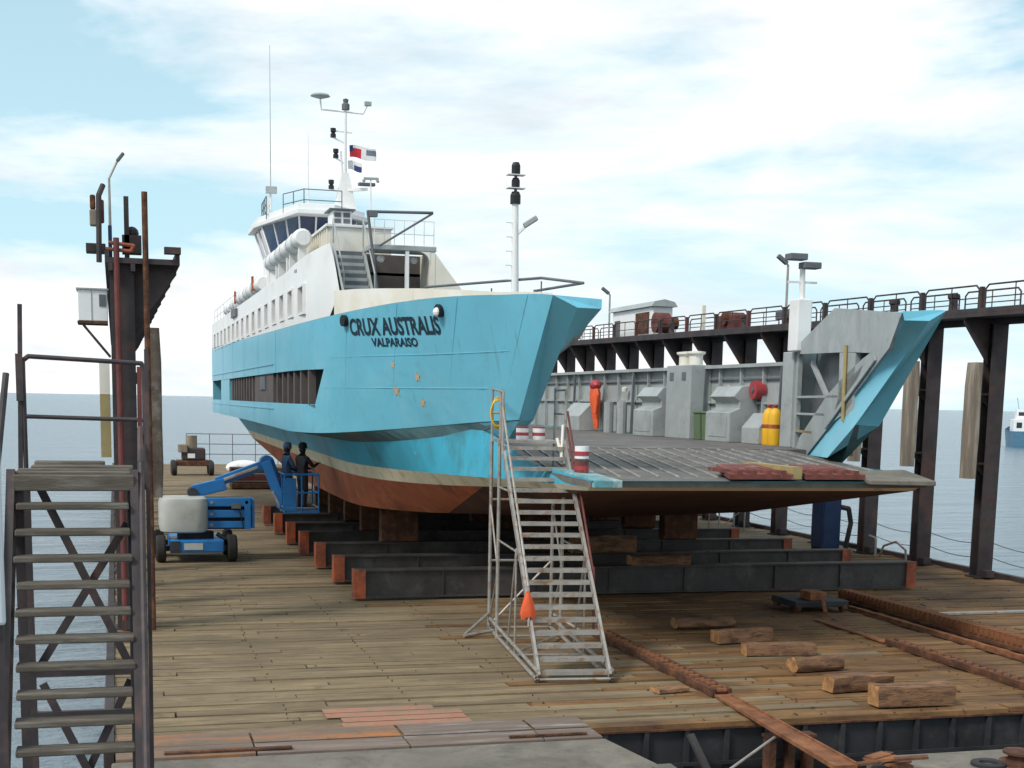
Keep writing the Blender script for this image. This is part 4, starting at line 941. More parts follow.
for side_x, far in ((rx0+.05, False), (rx1-.05, True)):
    y = rya
    while y < ryb-.5:
        L_ = 2.75; mb = MB()
        mb.path([(side_x, y+.12, 7.12), (side_x, y+.12, 7.60), (side_x, y+.25, 7.70), (side_x, y+L_-.25, 7.70), (side_x, y+L_-.12, 7.60), (side_x, y+L_-.12, 7.12)], .024, 6)
        mb.tube((side_x, y+.12, 7.38), (side_x, y+L_-.12, 7.38), .016, 6)
        mb.tube((side_x, y+L_/2, 7.12), (side_x, y+L_/2, 7.70), .016, 6)
        mb.build('railing', STEEL, wr)
        if not far: MB().box((side_x-.05, y-.06, 7.12), (side_x+.05, y+.04, 7.66)).build('rail_stanchion', STEEL if int(y*7) % 3 else REDPIPE, wr)
        y += L_+.05
wl, lx0, lx1, lya, lyb = wing_frame(-1, .18, 27.9, 15, 3.05, 'dark rusty steel post frame on the left of the dock, seen end-on')
SL = .011
for c in wr.children:
    for v in c.data.vertices:
        wy = v.co.y+33.0
        v.co.z += v.co.z/7.0*(wy-33.0)*SL
# left tower details
for x, m_, z1 in ((.10, REDPIPE, 7.35), (.62, RUSTD, 8.2)):
    MB().tube((x, 27.5, 0), (x-.01, 27.55, z1), .055, 10).build('pipe', m_, wl)
for x, z1 in ((.28, 8.15), (.62, 8.18)): MB().box((x-.04, 27.9, 7.0), (x+.05, 28.0, z1)).build('upright', STEEL, wl)
MB().box((-.45, 27.7, 7.1), (-.10, 28.2, 7.25)).build('ledge', STEEL, wl)
MB().box((.95, 27.45, 7.1), (1.25, 27.7, 7.22)).build('lug', STEEL, wl)
ob_ = MB().path([(-.22, 27.6, 6.9), (-.2, 27.6, 8.1), (-.12, 27.7, 8.3)], .05).build('goose_pipe', STEEL, wl)
for k, (x, z, w_, h_) in enumerate(((-.31, 7.98, .10, .26), (-.29, 7.70, .16, .30), (-.17, 7.82, .12, .42))): MB().box((x-w_/2, 27.6, z-h_/2), (x+w_/2, 27.6+w_, z+h_/2)).build('hung_block', RUSTD if k != 1 else TIMBERG, wl, bevel=.03)
MB().box((.2, 27.9, 7.12), (.55, 28.3, 7.45)).ball((.38, 28.1, 7.5), .13, 8, 6).build('winch', STEEL, wl)
MB().path([(-.1, 27.6, 7.15), (.35, 27.55, 7.12), (.4, 27.55, 7.22), (-.05, 27.55, 7.26)], .035).build('hose', ORANGE, wl)
MB().box((-.05, 27.85, 7.0), (.02, 27.95, 7.6)).build('upright', BLUECAB, wl)
def street_lamp(x, y, z0, z1, dx, lab, arm=.45):
    o = thing('lamp_post', lab, 'lamp', (x, y, z0), group='lamps on the dock wings')
    MB().tube((x, y, z0), (x, y, z1), .03, 8, .022).build('pole', GALV, o)
    MB().tube((x, y, z1), (x+dx*.6, y, z1+arm*.75), .02, 8).build('arm', GALV, o)
    MB().bar((x+dx*.55, y, z1+arm*.7), (x+dx, y, z1+arm*1.05), .09, .06).build('lamp_head', GREY_D, o, bevel=.015)
street_lamp(-.01, 27.9, 7.12, 8.45, .27, 'slim grey lamp post on top of the left dock wing')
lp = thing('lamp_post', 'lamp post with angled head on the right walkway beside the floodlight mast', 'lamp', (22.5, 45.2, 7.12), group='lamps on the dock wings')
MB().tube((22.5, 45.2, 7.12), (22.5, 45.2, 9.2), .045, 8).build('pole', GALV, lp)
MB().bar((22.5, 45.2, 9.2), (22.25, 45.2, 9.42), .05, .05).build('arm', GALV, lp); MB().bar((22.45, 45.2, 9.25), (22.1, 45.2, 9.5), .16, .14).build('lamp_head', GREY_D, lp, bevel=.02)
lp2 = dup(lp, (22.5, 63.5, 7.12), 0, 'small far lamp pole on the right walkway beyond the white hut')
# cabin hung on left wing
cb = thing('hung_cabin', 'small white metal cabin bracketed to the outside of the left dock wing', 'cabin', (-.32, 28, 5.8))
MB().box((-.62, 27.9, 5.85), (-.09, 28.7, 6.42)).build('body', WHITE, cb, bevel=.01)
MB().box((-.65, 27.87, 6.42), (-.07, 28.75, 6.45)).build('roof', GREY, cb)
MB().box((-.64, 27.88, 5.80), (-.09, 28.72, 5.848)).build('floor', RUSTD, cb)
MB().box((-.24, 27.885, 6.12), (-.12, 27.898, 6.34)).build('window', GREY_D, cb)
MB().box((-.385, 27.889, 5.86), (-.372, 27.899, 6.42)).build('door_seam', GREY, cb)
for y in (27.95, 28.6): MB().bar((-.55, y, 5.8), (-.06, y, 5.2), .04, .04).build('strut', STEEL, cb)
yb_ = thing('fender_board', 'yellow and white upright board on the outer side of the left dock wing', 'board', (-.2, 28, 3.2))
MB().box((-.27, 28.0, 3.3), (-.08, 28.06, 4.5)).build('yellow_part', YPOST, yb_); MB().box((-.27, 28.0, 4.503), (-.08, 28.06, 5.1)).build('white_part', CREAM, yb_)
# timber fenders
def fender(X, y, z0, z1, lab, inn):
    o = thing('timber_fender', lab, 'fender', (X, y, z0), group='timber fenders on the dock wings')
    mb = MB(); rows = []
    for i in range(6):
        z = lerp(z0, z1, i/5); j = lambda: U(-.015, .015); w = .145 if 0 < i < 5 else .12
        rows.append([(X-w+j(), y-.2, z), (X+w+j(), y-.2, z), (X+w+j(), y+.2, z), (X-w+j(), y+.2, z)]); rows[-1].append(rows[-1][0])
    mb.grid(rows); mb.poly(rows[0][:4]); mb.poly(rows[-1][:4]); mb.build('timber', TIMBERG, o, bevel=.03)
    for z in (lerp(z0, z1, .12), lerp(z0, z1, .72)):
        MB().prism([(X-inn*.14, y+.0, z), (X-inn*.46, y+.0, z), (X-inn*.46, y, z-.3)], (0, .06, 0)).box(*[tuple(v) for v in zip(*[sorted(p) for p in zip((X-inn*.13, y-.1, z), (X-inn*.46, y+.1, z+.06))])]).build('hanger', STEEL, o)
    return o
fender(22.0, 33.0, 2.68, 5.75, 'right-hand grey timber fender on the right dock wing, clear of the ferry', -1)
fender(22.0, 36.05, 2.86, 5.85, 'grey timber fender partly behind the blue starboard bow', -1)
fender(22.0, 39.1, 2.86, 5.85, 'grey timber fender hidden mostly behind the ferry on the right dock wing', -1)
fl_ = fender(.72, 27.9, 2.55, 5.75, 'weathered dark timber fender on the left dock wing beside the stairs', 1)
for c in fl_.children:
    if c.name.startswith('timber'): c.data.materials[0] = mat('dark_timber', (.12, .095, .075), .9, var=.4, scale=2, c2=(.24, .21, .18), c2amt=.45, c2scale=3, bump=.6)
# hut, drums etc. on the right walkway
hut = thing('walkway_hut', 'small white hut with curved roof on the right walkway', 'hut', (22.5, 59, 7.0))
MB().box((22.0, 56.6, 7.0), (22.9, 61.6, 8.3)).build('wall', WHITE, hut, bevel=.03)
MB().prism([(21.85, 56.4, 8.3), (22.0, 56.4, 8.5), (22.45, 56.4, 8.6), (22.9, 56.4, 8.5), (23.05, 56.4, 8.3)], (0, 5.4, 0)).build('roof', GREY, hut)
MB().box((21.98, 60.6, 7.1), (21.998, 61.3, 7.9)).build('door', LOUVRE, hut)
MB().box((21.97, 57.0, 7.2), (21.996, 58.6, 8.1)).build('hatch', RUSTD, hut)
drm = thing('cable_drum', 'dark red cable drum on the right walkway next to the white hut', 'drum', (22.1, 56.0, 7.1))
MB().tube((21.7, 55.6, 7.6), (22.3, 55.6, 7.6), .42, 18).build('flange', REDPIPE, drm); MB().tube((22.3, 55.6, 7.6), (22.7, 55.6, 7.6), .25, 14).build('core', RUSTD, drm)
drm2 = thing('winch_motor', 'maroon winch motor standing on the right walkway', 'winch', (22.2, 49.0, 7.1))
MB().box((21.9, 48.2, 7.1), (22.6, 49.7, 7.65)).build('housing', REDPIPE, drm2, bevel=.06); MB().tube((21.8, 48.9, 7.5), (22.6, 48.9, 7.5), .25, 14).build('drum', RUSTD, drm2)
for i, (y, lab) in enumerate(((53.8, 'dark bollard on the right walkway left of the maroon winch'), (46.9, 'dark bollard on the right walkway right of the maroon winch'), (36.8, 'small dark bollard on the walkway above the starboard bow'), (33.8, 'small dark bollard on the walkway right above the blue stem'))):
    b = thing('walkway_bollard', lab, 'bollard', (21.75, y, 7.1), group='bollards on the right walkway')
    MB().lathe((21.75, y, 7.0), [(.001,0),(.16,0),(.13,.05),(.11,.4),(.16,.45),(.16,.55),(.001,.57)], 12).build('post', STEEL, b, smooth=True)
pw = thing('walkway_post', 'pale pointed post on the right walkway between hut and winch', 'post', (22, 51.4, 7.1)); MB().bar((22, 51.2, 7.0), (22, 51.2, 8.1), .12, .12).build('post', CREAM, pw); MB().bar((22, 51.5, 7.0), (22, 51.2, 7.8), .07, .07).build('stay', CREAM, pw)
pwb = thing('control_box', 'grey control box on the right walkway right of the winch', 'box', (22, 44.2, 7.1)); MB().box((21.8, 43.4, 7.3), (22.3, 44.6, 7.62)).build('case', GREY_D, pwb, bevel=.03); MB().bar((22, 44, 7.0), (22, 44, 7.3), .1, .1).build('stand', GREY_D, pwb)
for o in list(bpy.data.objects):
    if o.parent is None and o.location.x > 21 and o.location.z > 6.5 and o.type == 'EMPTY': o.location.z += (o.location.y-33.0)*SL
# chain fence along the right edge
cf = thing('chain_fence', 'thin sagging chain strung between the right dock posts', 'chain', (22.85, 40, 0))
for hh in (.95, .55):
    for k in range(-2, 12):
        y0, y1 = 33+k*3.05, 33+(k+1)*3.05
        MB().path([(22.85, lerp(y0, y1, t/6), hh-.12*math.sin(math.pi*t/6)) for t in range(7)], .012, 5).build('chain', ROPE, cf)
ho = thing('hoop_rail', 'bent grey hoop between the dock posts at right', 'hoop', (22.5, 37.0, 0)); MB().path([(22.5, 36.6, 0), (22.5, 36.65, .35), (22.5, 37.2, .55), (22.5, 37.9, .35), (22.5, 38.1, 0)], .035).build('tube', GALV, ho)
st_ = thing('short_stand_pipe', 'short grey stand pipe with elbow at the right deck edge', 'pipe', (22.4, 38.3, 0)); MB().path([(22.4, 38.2, 0), (22.4, 38.2, .55), (22.4, 38.6, .6)], .04).build('tube', GALV, st_)
# blue cabinet and machine behind the ramp
ca = thing('blue_cabinet', 'tall blue electrical cabinet between the right dock posts', 'cabinet', (21.6, 39.9, 0))
MB().box((21.3, 39.6, .1), (21.95, 40.3, 1.8)).build('body', BLUECAB, ca, bevel=.03); MB().box((21.35, 39.58, .2), (21.9, 39.598, 1.7)).build('door', BLUECAB, ca, bevel=.005); MB().box((21.3, 39.65, 0), (21.95, 40.25, .098)).build('plinth', DARK, ca)
MB().path([(21.95, 39.7, 1.4), (22.2, 39.6, 1.35), (22.3, 39.6, .9), (22.15, 39.6, .1)], .08, 8).build('cable_duct', DARK, ca)
ca2 = thing('blue_tank', 'dark blue tank on thin legs far behind the ramp', 'tank', (21.4, 47, 0))
MB().box((20.9, 46.6, .9), (22.0, 47.6, 1.75)).build('tank', BLUECAB, ca2, bevel=.05)
for x in (20.95, 21.95):
    for y in (46.65, 47.55): MB().tube((x, y, 0), (x, y, .9), .03, 6).build('leg', GALV, ca2)
MB().bar((20.95, 46.65, .05), (21.95, 46.65, .85), .03, .03).build('brace', GALV, ca2)

# ---------------------------------------------------------------- boom lift with two workers
BX, BY = 2.07, 39.6
bl = thing('boom_lift', 'blue articulated boom lift with rounded grey counterweight beside the hull', 'boom lift', (BX, BY, 0))
MB().box((BX-.72, BY-.9, .28), (BX+.72, BY+1.3, .62)).build('chassis', LIFTB, bl, bevel=.04)
MB().box((BX-.35, BY-.915, .36), (BX+.15, BY-.902, .54)).build('decal_plate', LIFTW, bl)
MB().box((BX-.72, BY-.93, .28), (BX-.45, BY-.902, .60)).build('step_plate', DARK, bl)
for sx in (-1, 1):
    for y in (BY-.55, BY+1.1):
        w = MB().lathe((BX+sx*.95-.13, y, .37), [(.001,.03),(.2,.03),(.24,0),(.33,0),(.37,.05),(.37,.21),(.33,.26),(.24,.26),(.2,.23),(.001,.23)], 20, 'x').build('wheel', RUBBER, bl, smooth=True)
        MB().lathe((BX+sx*.95+sx*.10-.015, y, .37), [(.001,0),(.17,0),(.17,.03),(.001,.03)], 14, 'x').build('rim', LIFTW, w)
        MB().box((min(BX+sx*.72, BX+sx*.85), y-.06, .3), (max(BX+sx*.72, BX+sx*.85), y+.06, .44)).build('axle', DARK, bl)
MB().tube((BX, BY, .62), (BX, BY, .78), .5, 20).build('slew_ring', DARK, bl)
rows = []
for z, s in ((.80,.86),(.84,.95),(1.0,1.0),(1.6,1.0),(1.72,.95),(1.76,.85)):
    rows.append([(BX-.33+.66*s*(1 if abs(math.cos(t))>.0 else 1)*math.copysign(abs(math.cos(t))**.55, math.cos(t)), BY-.2+.62*s*math.copysign(abs(math.sin(t))**.55, math.sin(t)), z) for t in [2*math.pi*i/28 for i in range(29)]])
mb = MB().grid(rows); mb.poly(rows[-1][:-1]); mb.poly(rows[0][:-1]); cw = mb.build('counterweight', LIFTW, bl, smooth=True)
MB().box((BX+.30, BY-.30, .86), (BX+1.40, BY+.6, 1.70)).build('engine_cover', DARK, bl, bevel=.03)
for z0, z1, y0 in ((.90, 1.10, -.46), (1.19, 1.41, -.5), (1.50, 1.74, -.54)):
    MB().box((BX+.28, BY+y0, z0), (BX+1.50, BY-.31, z1)).build('riser_boom', LIFTB, bl, bevel=.025)
    for x in (BX+.42, BY*0+BX+1.36): MB().tube((x, BY+y0-.02, (z0+z1)/2), (x, BY+y0+.05, (z0+z1)/2), .045, 10).build('pin', GALV, bl)
MB().bar((BX+1.28, BY-.52, .92), (BX+1.12, BY-.52, 1.6), .05, .03).build('hose', BLACK, bl); MB().box((BX+.95, BY-.56, 1.45), (BX+1.2, BY-.502, 1.6)).build('control_box', GREY_D, bl)
MB().box((BX+1.30, BY-.56, .88), (BX+1.47, BY-.545, 1.74)).box((BX+1.505, BY-.5, .9), (BX+1.58, BY+.5, 1.7)).build('end_plate', LIFTB, bl, bevel=.02)
MB().path([(BX+.55, BY-.45, .75), (BX+.8, BY-.5, .6), (BX+.9, BY-.3, .8)], .06).build('hydraulic_hoses', BLACK, bl)
def boom(p, q, w, h, name='boom', m_=LIFTB): return MB().bar(p, q, w, h).build(name, m_, bl, bevel=.02)
boom((BX-.05, BY+.3, 1.86), (BX+.85, BY+.3, 2.08), .30, .34, 'lower_boom'); boom((BX+.6, BY+.3, 2.12), (BX+1.95, BY+.3, 2.62), .24, .26, 'upper_boom')
boom((BX+.8, BY+.12, 2.2), (BX+1.75, BY+.12, 2.55), .07, .09, 'lift_cylinder', GALV)
MB().tube((BX-.05, BY-.02, 1.84), (BX-.05, BY+.5, 1.84), .14, 14).build('pivot', DARK, bl)
MB().tube((BX+2.0, BY+.1, 2.68), (BX+2.0, BY+.5, 2.68), .20, 16).build('knuckle', LIFTB, bl)
boom((BX+2.0, BY+.1, 2.72), (BX+2.38, BY-.1, 1.62), .28, .30, 'jib'); boom((BX+2.12, BY-.12, 1.9), (BX+2.36, BY-.25, 1.35), .08, .08, 'jib_cylinder', GALV)
# basket
kx0, kx1, ky0, ky1, kz = 4.42, 5.35, 38.6, 39.9, 1.36
boom((BX+2.3, BY-.1, 1.55), (kx0+.05, BY-.25, 1.5), .2, .22, 'basket_arm')
MB().box((kx0, ky0, kz), (kx1, ky1, kz+.06)).build('basket_floor', LIFTB, bl)
for z, r, m_ in ((kz+1.05, .028, LIFTB), (kz+.55, .022, LIFTB), (kz+.14, .022, GALV)):
    MB().path([(kx0, ky0, z), (kx1, ky0, z), (kx1, ky1, z), (kx0, ky1, z), (kx0, ky0, z)], r, 6).build('basket_rail', m_, bl)
for x, y in ((kx0, ky0), (kx1, ky0), (kx1, ky1), (kx0, ky1), ((kx0+kx1)/2, ky0), (kx0, (ky0+ky1)/2)): MB().tube((x, y, kz), (x, y, kz+1.05), .024, 6).build('basket_post', LIFTB, bl)
MB().box((kx0-.05, ky0-.02, kz+.06), (kx0+.32, ky0+.02, kz+.95)).build('control_panel', LIFTB, bl, bevel=.01)

def person(name, label, loc, rz, pose, top, trousers):
    o = thing(name, label, 'person', loc, rz)
    bm = bmesh.new(); sk = bm.verts.layers.skin.verify(); V = {}
    def v(n, p, r, par=None):
        q = bm.verts.new(p); q[sk].radius = (r, r) if not isinstance(r, tuple) else r; V[n] = q
        if par: bm.edges.new((V[par], q))
        return q
    r0 = v('pelvis', (0, 0, .95), (.165, .12)); r0[sk].use_root = True
    v('waist', (0, 0, 1.10), (.15, .11), 'pelvis'); v('chest', (0, .01, 1.32), (.185, .125), 'waist'); v('neckb', (0, 0, 1.46), (.10, .085), 'chest'); v('neck', (0, .015, 1.54), .058, 'neckb')
    v('head0', (0, .03, 1.61), (.075, .085), 'neck'); v('head1', (0, .03, 1.70), (.082, .098), 'head0'); v('head2', (0, .02, 1.78), (.06, .07), 'head1')
    for s in (-1, 1):
        k = 'L' if s < 0 else 'R'
        v('hip'+k, (s*.10, 0, .88), .105, 'pelvis'); v('knee'+k, (s*.11, .03, .50), .068, 'hip'+k); v('calf'+k, (s*.115, -.01, .34), .062, 'knee'+k); v('ank'+k, (s*.12, -.02, .09), .045, 'calf'+k); v('toe'+k, (s*.13, .16, .045), (.045, .04), 'ank'+k)
        v('sh'+k, (s*.205, 0, 1.41), .075, 'chest'); el, wr_ = pose[k]
        v('el'+k, el, .052, 'sh'+k); v('wr'+k, wr_, .036, 'el'+k)
        d = (Vector(wr_)-Vector(el)).normalized(); pm = Vector(wr_)+d*.07; v('palm'+k, pm, (.042, .025), 'wr'+k)
        sd_ = d.cross(Vector((0, 0, 1))).normalized() if abs(d.z) < .95 else Vector((1, 0, 0)); dn = sd_.cross(d).normalized()
        for f, (off, ln) in enumerate(((-.034, .065), (-.012, .078), (.012, .074), (.034, .058))):
            a = pm+d*.035+sd_*off; b = a+d*ln*.55; c = b+d*ln*.3-dn*.025
            v('f%d%sa' % (f, k), a, .010, 'palm'+k); v('f%d%sb' % (f, k), b, .009, 'f%d%sa' % (f, k)); v('f%d%sc' % (f, k), c, .008, 'f%d%sb' % (f, k))
        a = pm-d*.02+sd_*(-.045); v('t'+k+'a', a, .011, 'palm'+k); v('t'+k+'b', a+d*.045-sd_*.018-dn*.01, .010, 't'+k+'a')
    me = bpy.data.meshes.new('body'); bm.to_mesh(me); bm.free(); me.materials.append(top)
    b = bpy.data.objects.new('body', me); col.objects.link(b); b.parent = o
    b.modifiers.new('skin', 'SKIN').use_smooth_shade = True; ss = b.modifiers.new('sub', 'SUBSURF'); ss.levels = 1; ss.render_levels = 2
    # face, hair or helmet, gloves area
    MB().ball((0, .045, 1.69), .098, 12, 8, (.82, .92, 1.15)).build('face', SKIN, o, local=True, smooth=True)
    MB().ball((0, .13, 1.675), .02, 6, 4, (.7, 1, 1.3)).build('nose', SKIN, o, local=True)
    for s in (-1, 1): MB().ball((s*.08, .04, 1.69), .022, 6, 4, (.5, .8, 1.3)).build('ear', SKIN, o, local=True); MB().ball((s*.032, .125, 1.71), .011, 6, 4).build('eye', BLACK, o, local=True)
    MB().lathe((0, .02, 1.70), [(.128,0),(.13,.02),(.118,.03),(.115,.09),(.08,.145),(.001,.16)], 16).build('cap', top, o, local=True, smooth=True)
    MB().ball((0, .0, 1.66), .108, 12, 8, (.9, .85, 1.0)).build('hair', BLACK, o, local=True, smooth=True)
    return o
person('person', 'worker in dark clothes and cap at the right of the lift basket', (4.98, 39.2, kz+.06), R(-55), {'L': ((-.27, .12, 1.16), (-.16, .36, 1.12)), 'R': ((.27, .16, 1.18), (.15, .42, 1.25))}, CLOTHD, CLOTHD)
person('person', 'worker in dark cap and blue jacket at the left of the lift basket', (4.58, 39.45, kz+.06), R(-75), {'L': ((-.26, .10, 1.15), (-.18, .33, 1.05)), 'R': ((.26, .12, 1.15), (.16, .35, 1.10))}, CLOTHB, CLOTHD)

# ---------------------------------------------------------------- rolling access stair
rs = thing('rolling_stair', 'galvanised rolling access stair standing before the ferry bow', 'stair', (7.09, 21.2, 0), R(-6.2))
Wd, RUN, H = 1.18, 4.2, 3.78; nT = 20
tubes = lambda name, segs, r=.028, m_=GALV, par=None: [MB().tube(a, b, r, 8).build(name, m_, par or rs, local=True) for a, b in segs]
for s in (-1, 1):
    x = s*Wd/2
    MB().bar((x, 0.0, .10), (x, RUN, H), .045, .13).build('stringer', GALV, rs, local=True)
for k in range(nT):
    t = (k+.35)/nT; y, z = RUN*t, .10+(H-.10)*t
    MB().box((-Wd/2+.03, y-.02, z-.012), (Wd/2-.03, y+.19, z+.012)).box((-Wd/2+.03, y-.03, z-.05), (Wd/2-.03, y-.021, z+.014)).build('tread', GALV, rs, local=True)
MB().box((-Wd/2-.03, RUN, H-.05), (Wd/2+.03, RUN+1.1, H)).build('platform', GALV, rs, local=True)
xl, xr, yb2 = -Wd/2-.03, Wd/2+.03, RUN+1.05
for x in (xl, xr):
    tubes('leg', [((x, RUN+.06, 0), (x, RUN+.06, H)), ((x, yb2, 0), (x, yb2, H))], .034)
    tubes('brace', [((x, RUN+.06, 1.3), (x, yb2, .15)), ((x, yb2, 2.5), (x, RUN+.06, 1.35)), ((x, 2.2, 1.9), (x, RUN+.06, 1.9)), ((x, 2.2, .1), (x, 2.2, 1.95)), ((x, RUN+.06, 2.9), (x, 3.25, 2.9)), ((x, 2.2, 1.95), (x, 3.0, .1))], .02)
    tubes('base_tube', [((x, -.05, .06), (x, yb2+.05, .06)), ((x-.0, .0, .20), (x, yb2, .26))], .034)
tubes('cross_tube', [((xl, yb2, .06), (xr, yb2, .06)), ((xl, RUN, .06), (xr, RUN, .06)), ((xl, -.02, .06), (xr, -.02, .06)), ((xl, 2.2, .06), (xr, 2.2, .06)), ((xl, yb2, 1.4), (xr, yb2, 1.4)), ((xl, yb2, 2.6), (xr, yb2, 2.6)), ((xl, yb2, .1), (xr, yb2, 1.4)), ((xr, RUN, .1), (xl, 2.2, .1))], .024)
tubes('outrigger', [((xl, yb2, .35), (xl-.62, yb2-.9, .05)), ((xl, yb2-.6, .10), (xl-.62, yb2-.9, .05)), ((xr, yb2, .35), (xr+.55, yb2-.7, .05))], .032)
for x in (xl, xr):
    for y in (.0, yb2): MB().tube((x-.03, y, .055), (x+.03, y, .055), .055, 12).build('caster', RUBBER, rs, local=True)
# guard rails
tubes('guard_post', [((xl, RUN+.02, H), (xl, RUN+.02, H+.95)), ((xl, yb2, H), (xl, yb2, H+.95)), ((xr, RUN+.02, H), (xr, RUN+.02, H+.95)), ((xr, yb2, H), (xr, yb2, H+1.0)), ((xl, RUN-.3, H-.26), (xl, RUN-.25, H+.9))], .026)
tubes('guard_rail', [((xl, RUN-.25, H+.9), (xl, yb2, H+.95)), ((xl, RUN+.02, H+.5), (xl, yb2, H+.5)), ((xr, RUN+.02, H+.95), (xr, yb2, H+.95)), ((xr, RUN+.02, H+.5), (xr, yb2, H+.5))], .022)
tubes('hand_rail', [((xr+.02, RUN-.05, H+.55), (xr+.03, 1.65, 1.55)), ((xr+.02, RUN-.05, H+.25), (xr+.03, 1.65, 1.25)), ((xr+.03, 1.65, 1.7), (xr+.02, 1.5, .5))], .022, REDPIPE)
tubes('hand_rail', [((xl-.01, RUN-.3, H+.6), (xl-.01, .9, 1.45)), ((xl-.01, .9, 1.45), (xl-.01, .8, .8))], .022, GALV)
tubes('hanging_strap', [((xr-.05, RUN, H+.30), (xr-.10, RUN-.15, H-.35)), ((xr-.16, RUN, H+.05), (xr-.06, RUN-.18, H-.42))], .03, CREAM)
# things on the stair (world coordinates through the stair frame)
Ms = Matrix.Translation((7.09, 21.2, 0)) @ Matrix.Rotation(R(-6.2), 4, 'Z')
W_ = lambda x, y, z: Ms @ Vector((x, y, z))
p = W_(xl-.03, .9, 1.35); ft = thing('hanging_cloth', 'bright orange cloth hung low on the rolling stair', 'cloth', p)
rows = []
for z, w in ((0.02,.02),(-.08,.06),(-.22,.10),(-.36,.13),(-.42,.11)):
    rows.append([(p.x+w*math.cos(t)*(1+.18*math.cos(5*t)), p.y-.05+w*.5*math.sin(t), p.z+z+.03*math.sin(3*t)) for t in [2*math.pi*i/18 for i in range(19)]])
MB().grid(rows).build('cloth', ORANGECLOTH, ft, smooth=True)
p = W_(xl-.06, RUN+.15, H+.75); cy = thing('rope_coil', 'yellow rope coil hung on the left guard rail of the rolling stair', 'rope', p)
for k in range(4):
    pts = [(p.x+(.10+.012*k)*math.sin(t), p.y-.06-.012*k, p.z-.25+(.30-.02*k)*math.cos(t)) for t in [2*math.pi*i/16 for i in range(17)]]
    MB().path(pts, .014, 5).build('loop', YELLOW if k != 1 else YPOST, cy)
for k, (dx, lab) in enumerate(((-.12, 'white pot with red lid on the stair platform, left of two'), (.20, 'white pot with red lid on the stair platform, right of two'))):
    p = W_(dx, RUN+.5, H); pt = thing('paint_pot', lab, 'pot', p, group='paint pots on the rolling stair')
    MB().lathe(p, [(.001,0),(.11,0),(.12,.02),(.12,.22),(.001,.22)], 14).build('pot', FLAGW, pt, smooth=True); MB().lathe(p, [(.001,.222),(.122,.222),(.122,.25),(.001,.25)], 14).build('lid', REDP, pt); MB().lathe(p, [(.1205,.08),(.124,.08),(.124,.14),(.1205,.14)], 14).build('band', REDP, pt)
for k, (z, lab) in enumerate(((3.2, 'lower red and white pot on the ramp corner by the stair'), (3.46, 'upper red and white pot on the ramp corner by the stair'))):
    p = Vector((8.12, 24.2, z+.04)); pt = thing('paint_pot', lab, 'pot', p, group='paint pots on the ramp corner')
    MB().lathe(p, [(.001,0),(.13,0),(.13,.22),(.001,.22)], 14).build('pot', FLAGW if k else SOIL, pt, smooth=True); MB().lathe(p, [(.132,.05),(.136,.05),(.136,.13),(.132,.13)], 14).build('band', REDP, pt)

# ---------------------------------------------------------------- dark steel stair at the left foreground
fs_ = thing('steel_stair', 'dark steel stair with worn wooden treads at the left foreground', 'stair', (-.3, 12, 0))
ly, lz = 12.9, 3.80          # top
by, bz = 11.3, .30
xl_, xr_ = -.84, .15
ntr = 17
for k in range(ntr):
    t = k/(ntr-1); y, z = lerp(ly-.12, by, t), lerp(lz-.02, bz, t)
    if k == 0: continue
    MB().box((xl_+U(-.015,.01), y-.09, z-.055), (xr_-.04+U(-.02,.015), y+.12, z)).build('tread', TREAD, fs_, bevel=.012)
MB().bar((xl_-.03, ly, lz), (xl_-.13, by, bz), .07, .22).build('stringer', STAIRS, fs_); MB().bar((xr_+.0, ly, lz), (xr_-.02, by, bz), .07, .22).build('stringer', STAIRS, fs_)
MB().box((xl_-.05, ly-.1, lz-.10), (xr_+.03, ly+.95, lz-.04)).build('landing', STAIRS, fs_)
for k, (y, h, a, b) in enumerate(((ly-.06, .0, -.02, .0), (ly+.18, .01, .0, -.03), (ly+.42, .03, .1, .0), (ly+.62, .06, .12, -.25))):
    MB().box((xl_+a, y, lz-.038), (xr_+b, y+.21, lz+.02+h)).build('landing_board', TREAD, fs_, bevel=.012)
MB().box((xl_-.02, ly-.17, lz-.14), (xr_, ly-.10, lz-.0)).build('nosing', TREAD, fs_, bevel=.012)
yr = ly+.95
for x in (xl_+.02, xr_-.02):
    for y in (ly-.05, yr): MB().box((x-.04, y-.04, -2.2), (x+.04, y+.04, lz-.1)).build('leg', STAIRS, fs_)
# cross braces behind treads
for (z0, z1) in ((lz-.12, 1.85), (1.75, -.1)):
    MB().bar((xl_+.12, yr-.02, z0), (xr_-.04, yr-.02, z1), .03, .075).build('cross_brace', STAIRS, fs_); MB().bar((xr_-.06, yr+.04, z0-.4*(z0>3)), (xl_+.06, yr+.04, z1), .03, .075).build('cross_brace', STAIRS, fs_)
for z in (1.85, 1.45): MB().box((xl_+.05, yr-.06, z-.03), (xr_-.02, yr+.0, z+.03)).build('cross_beam', STAIRS, fs_)
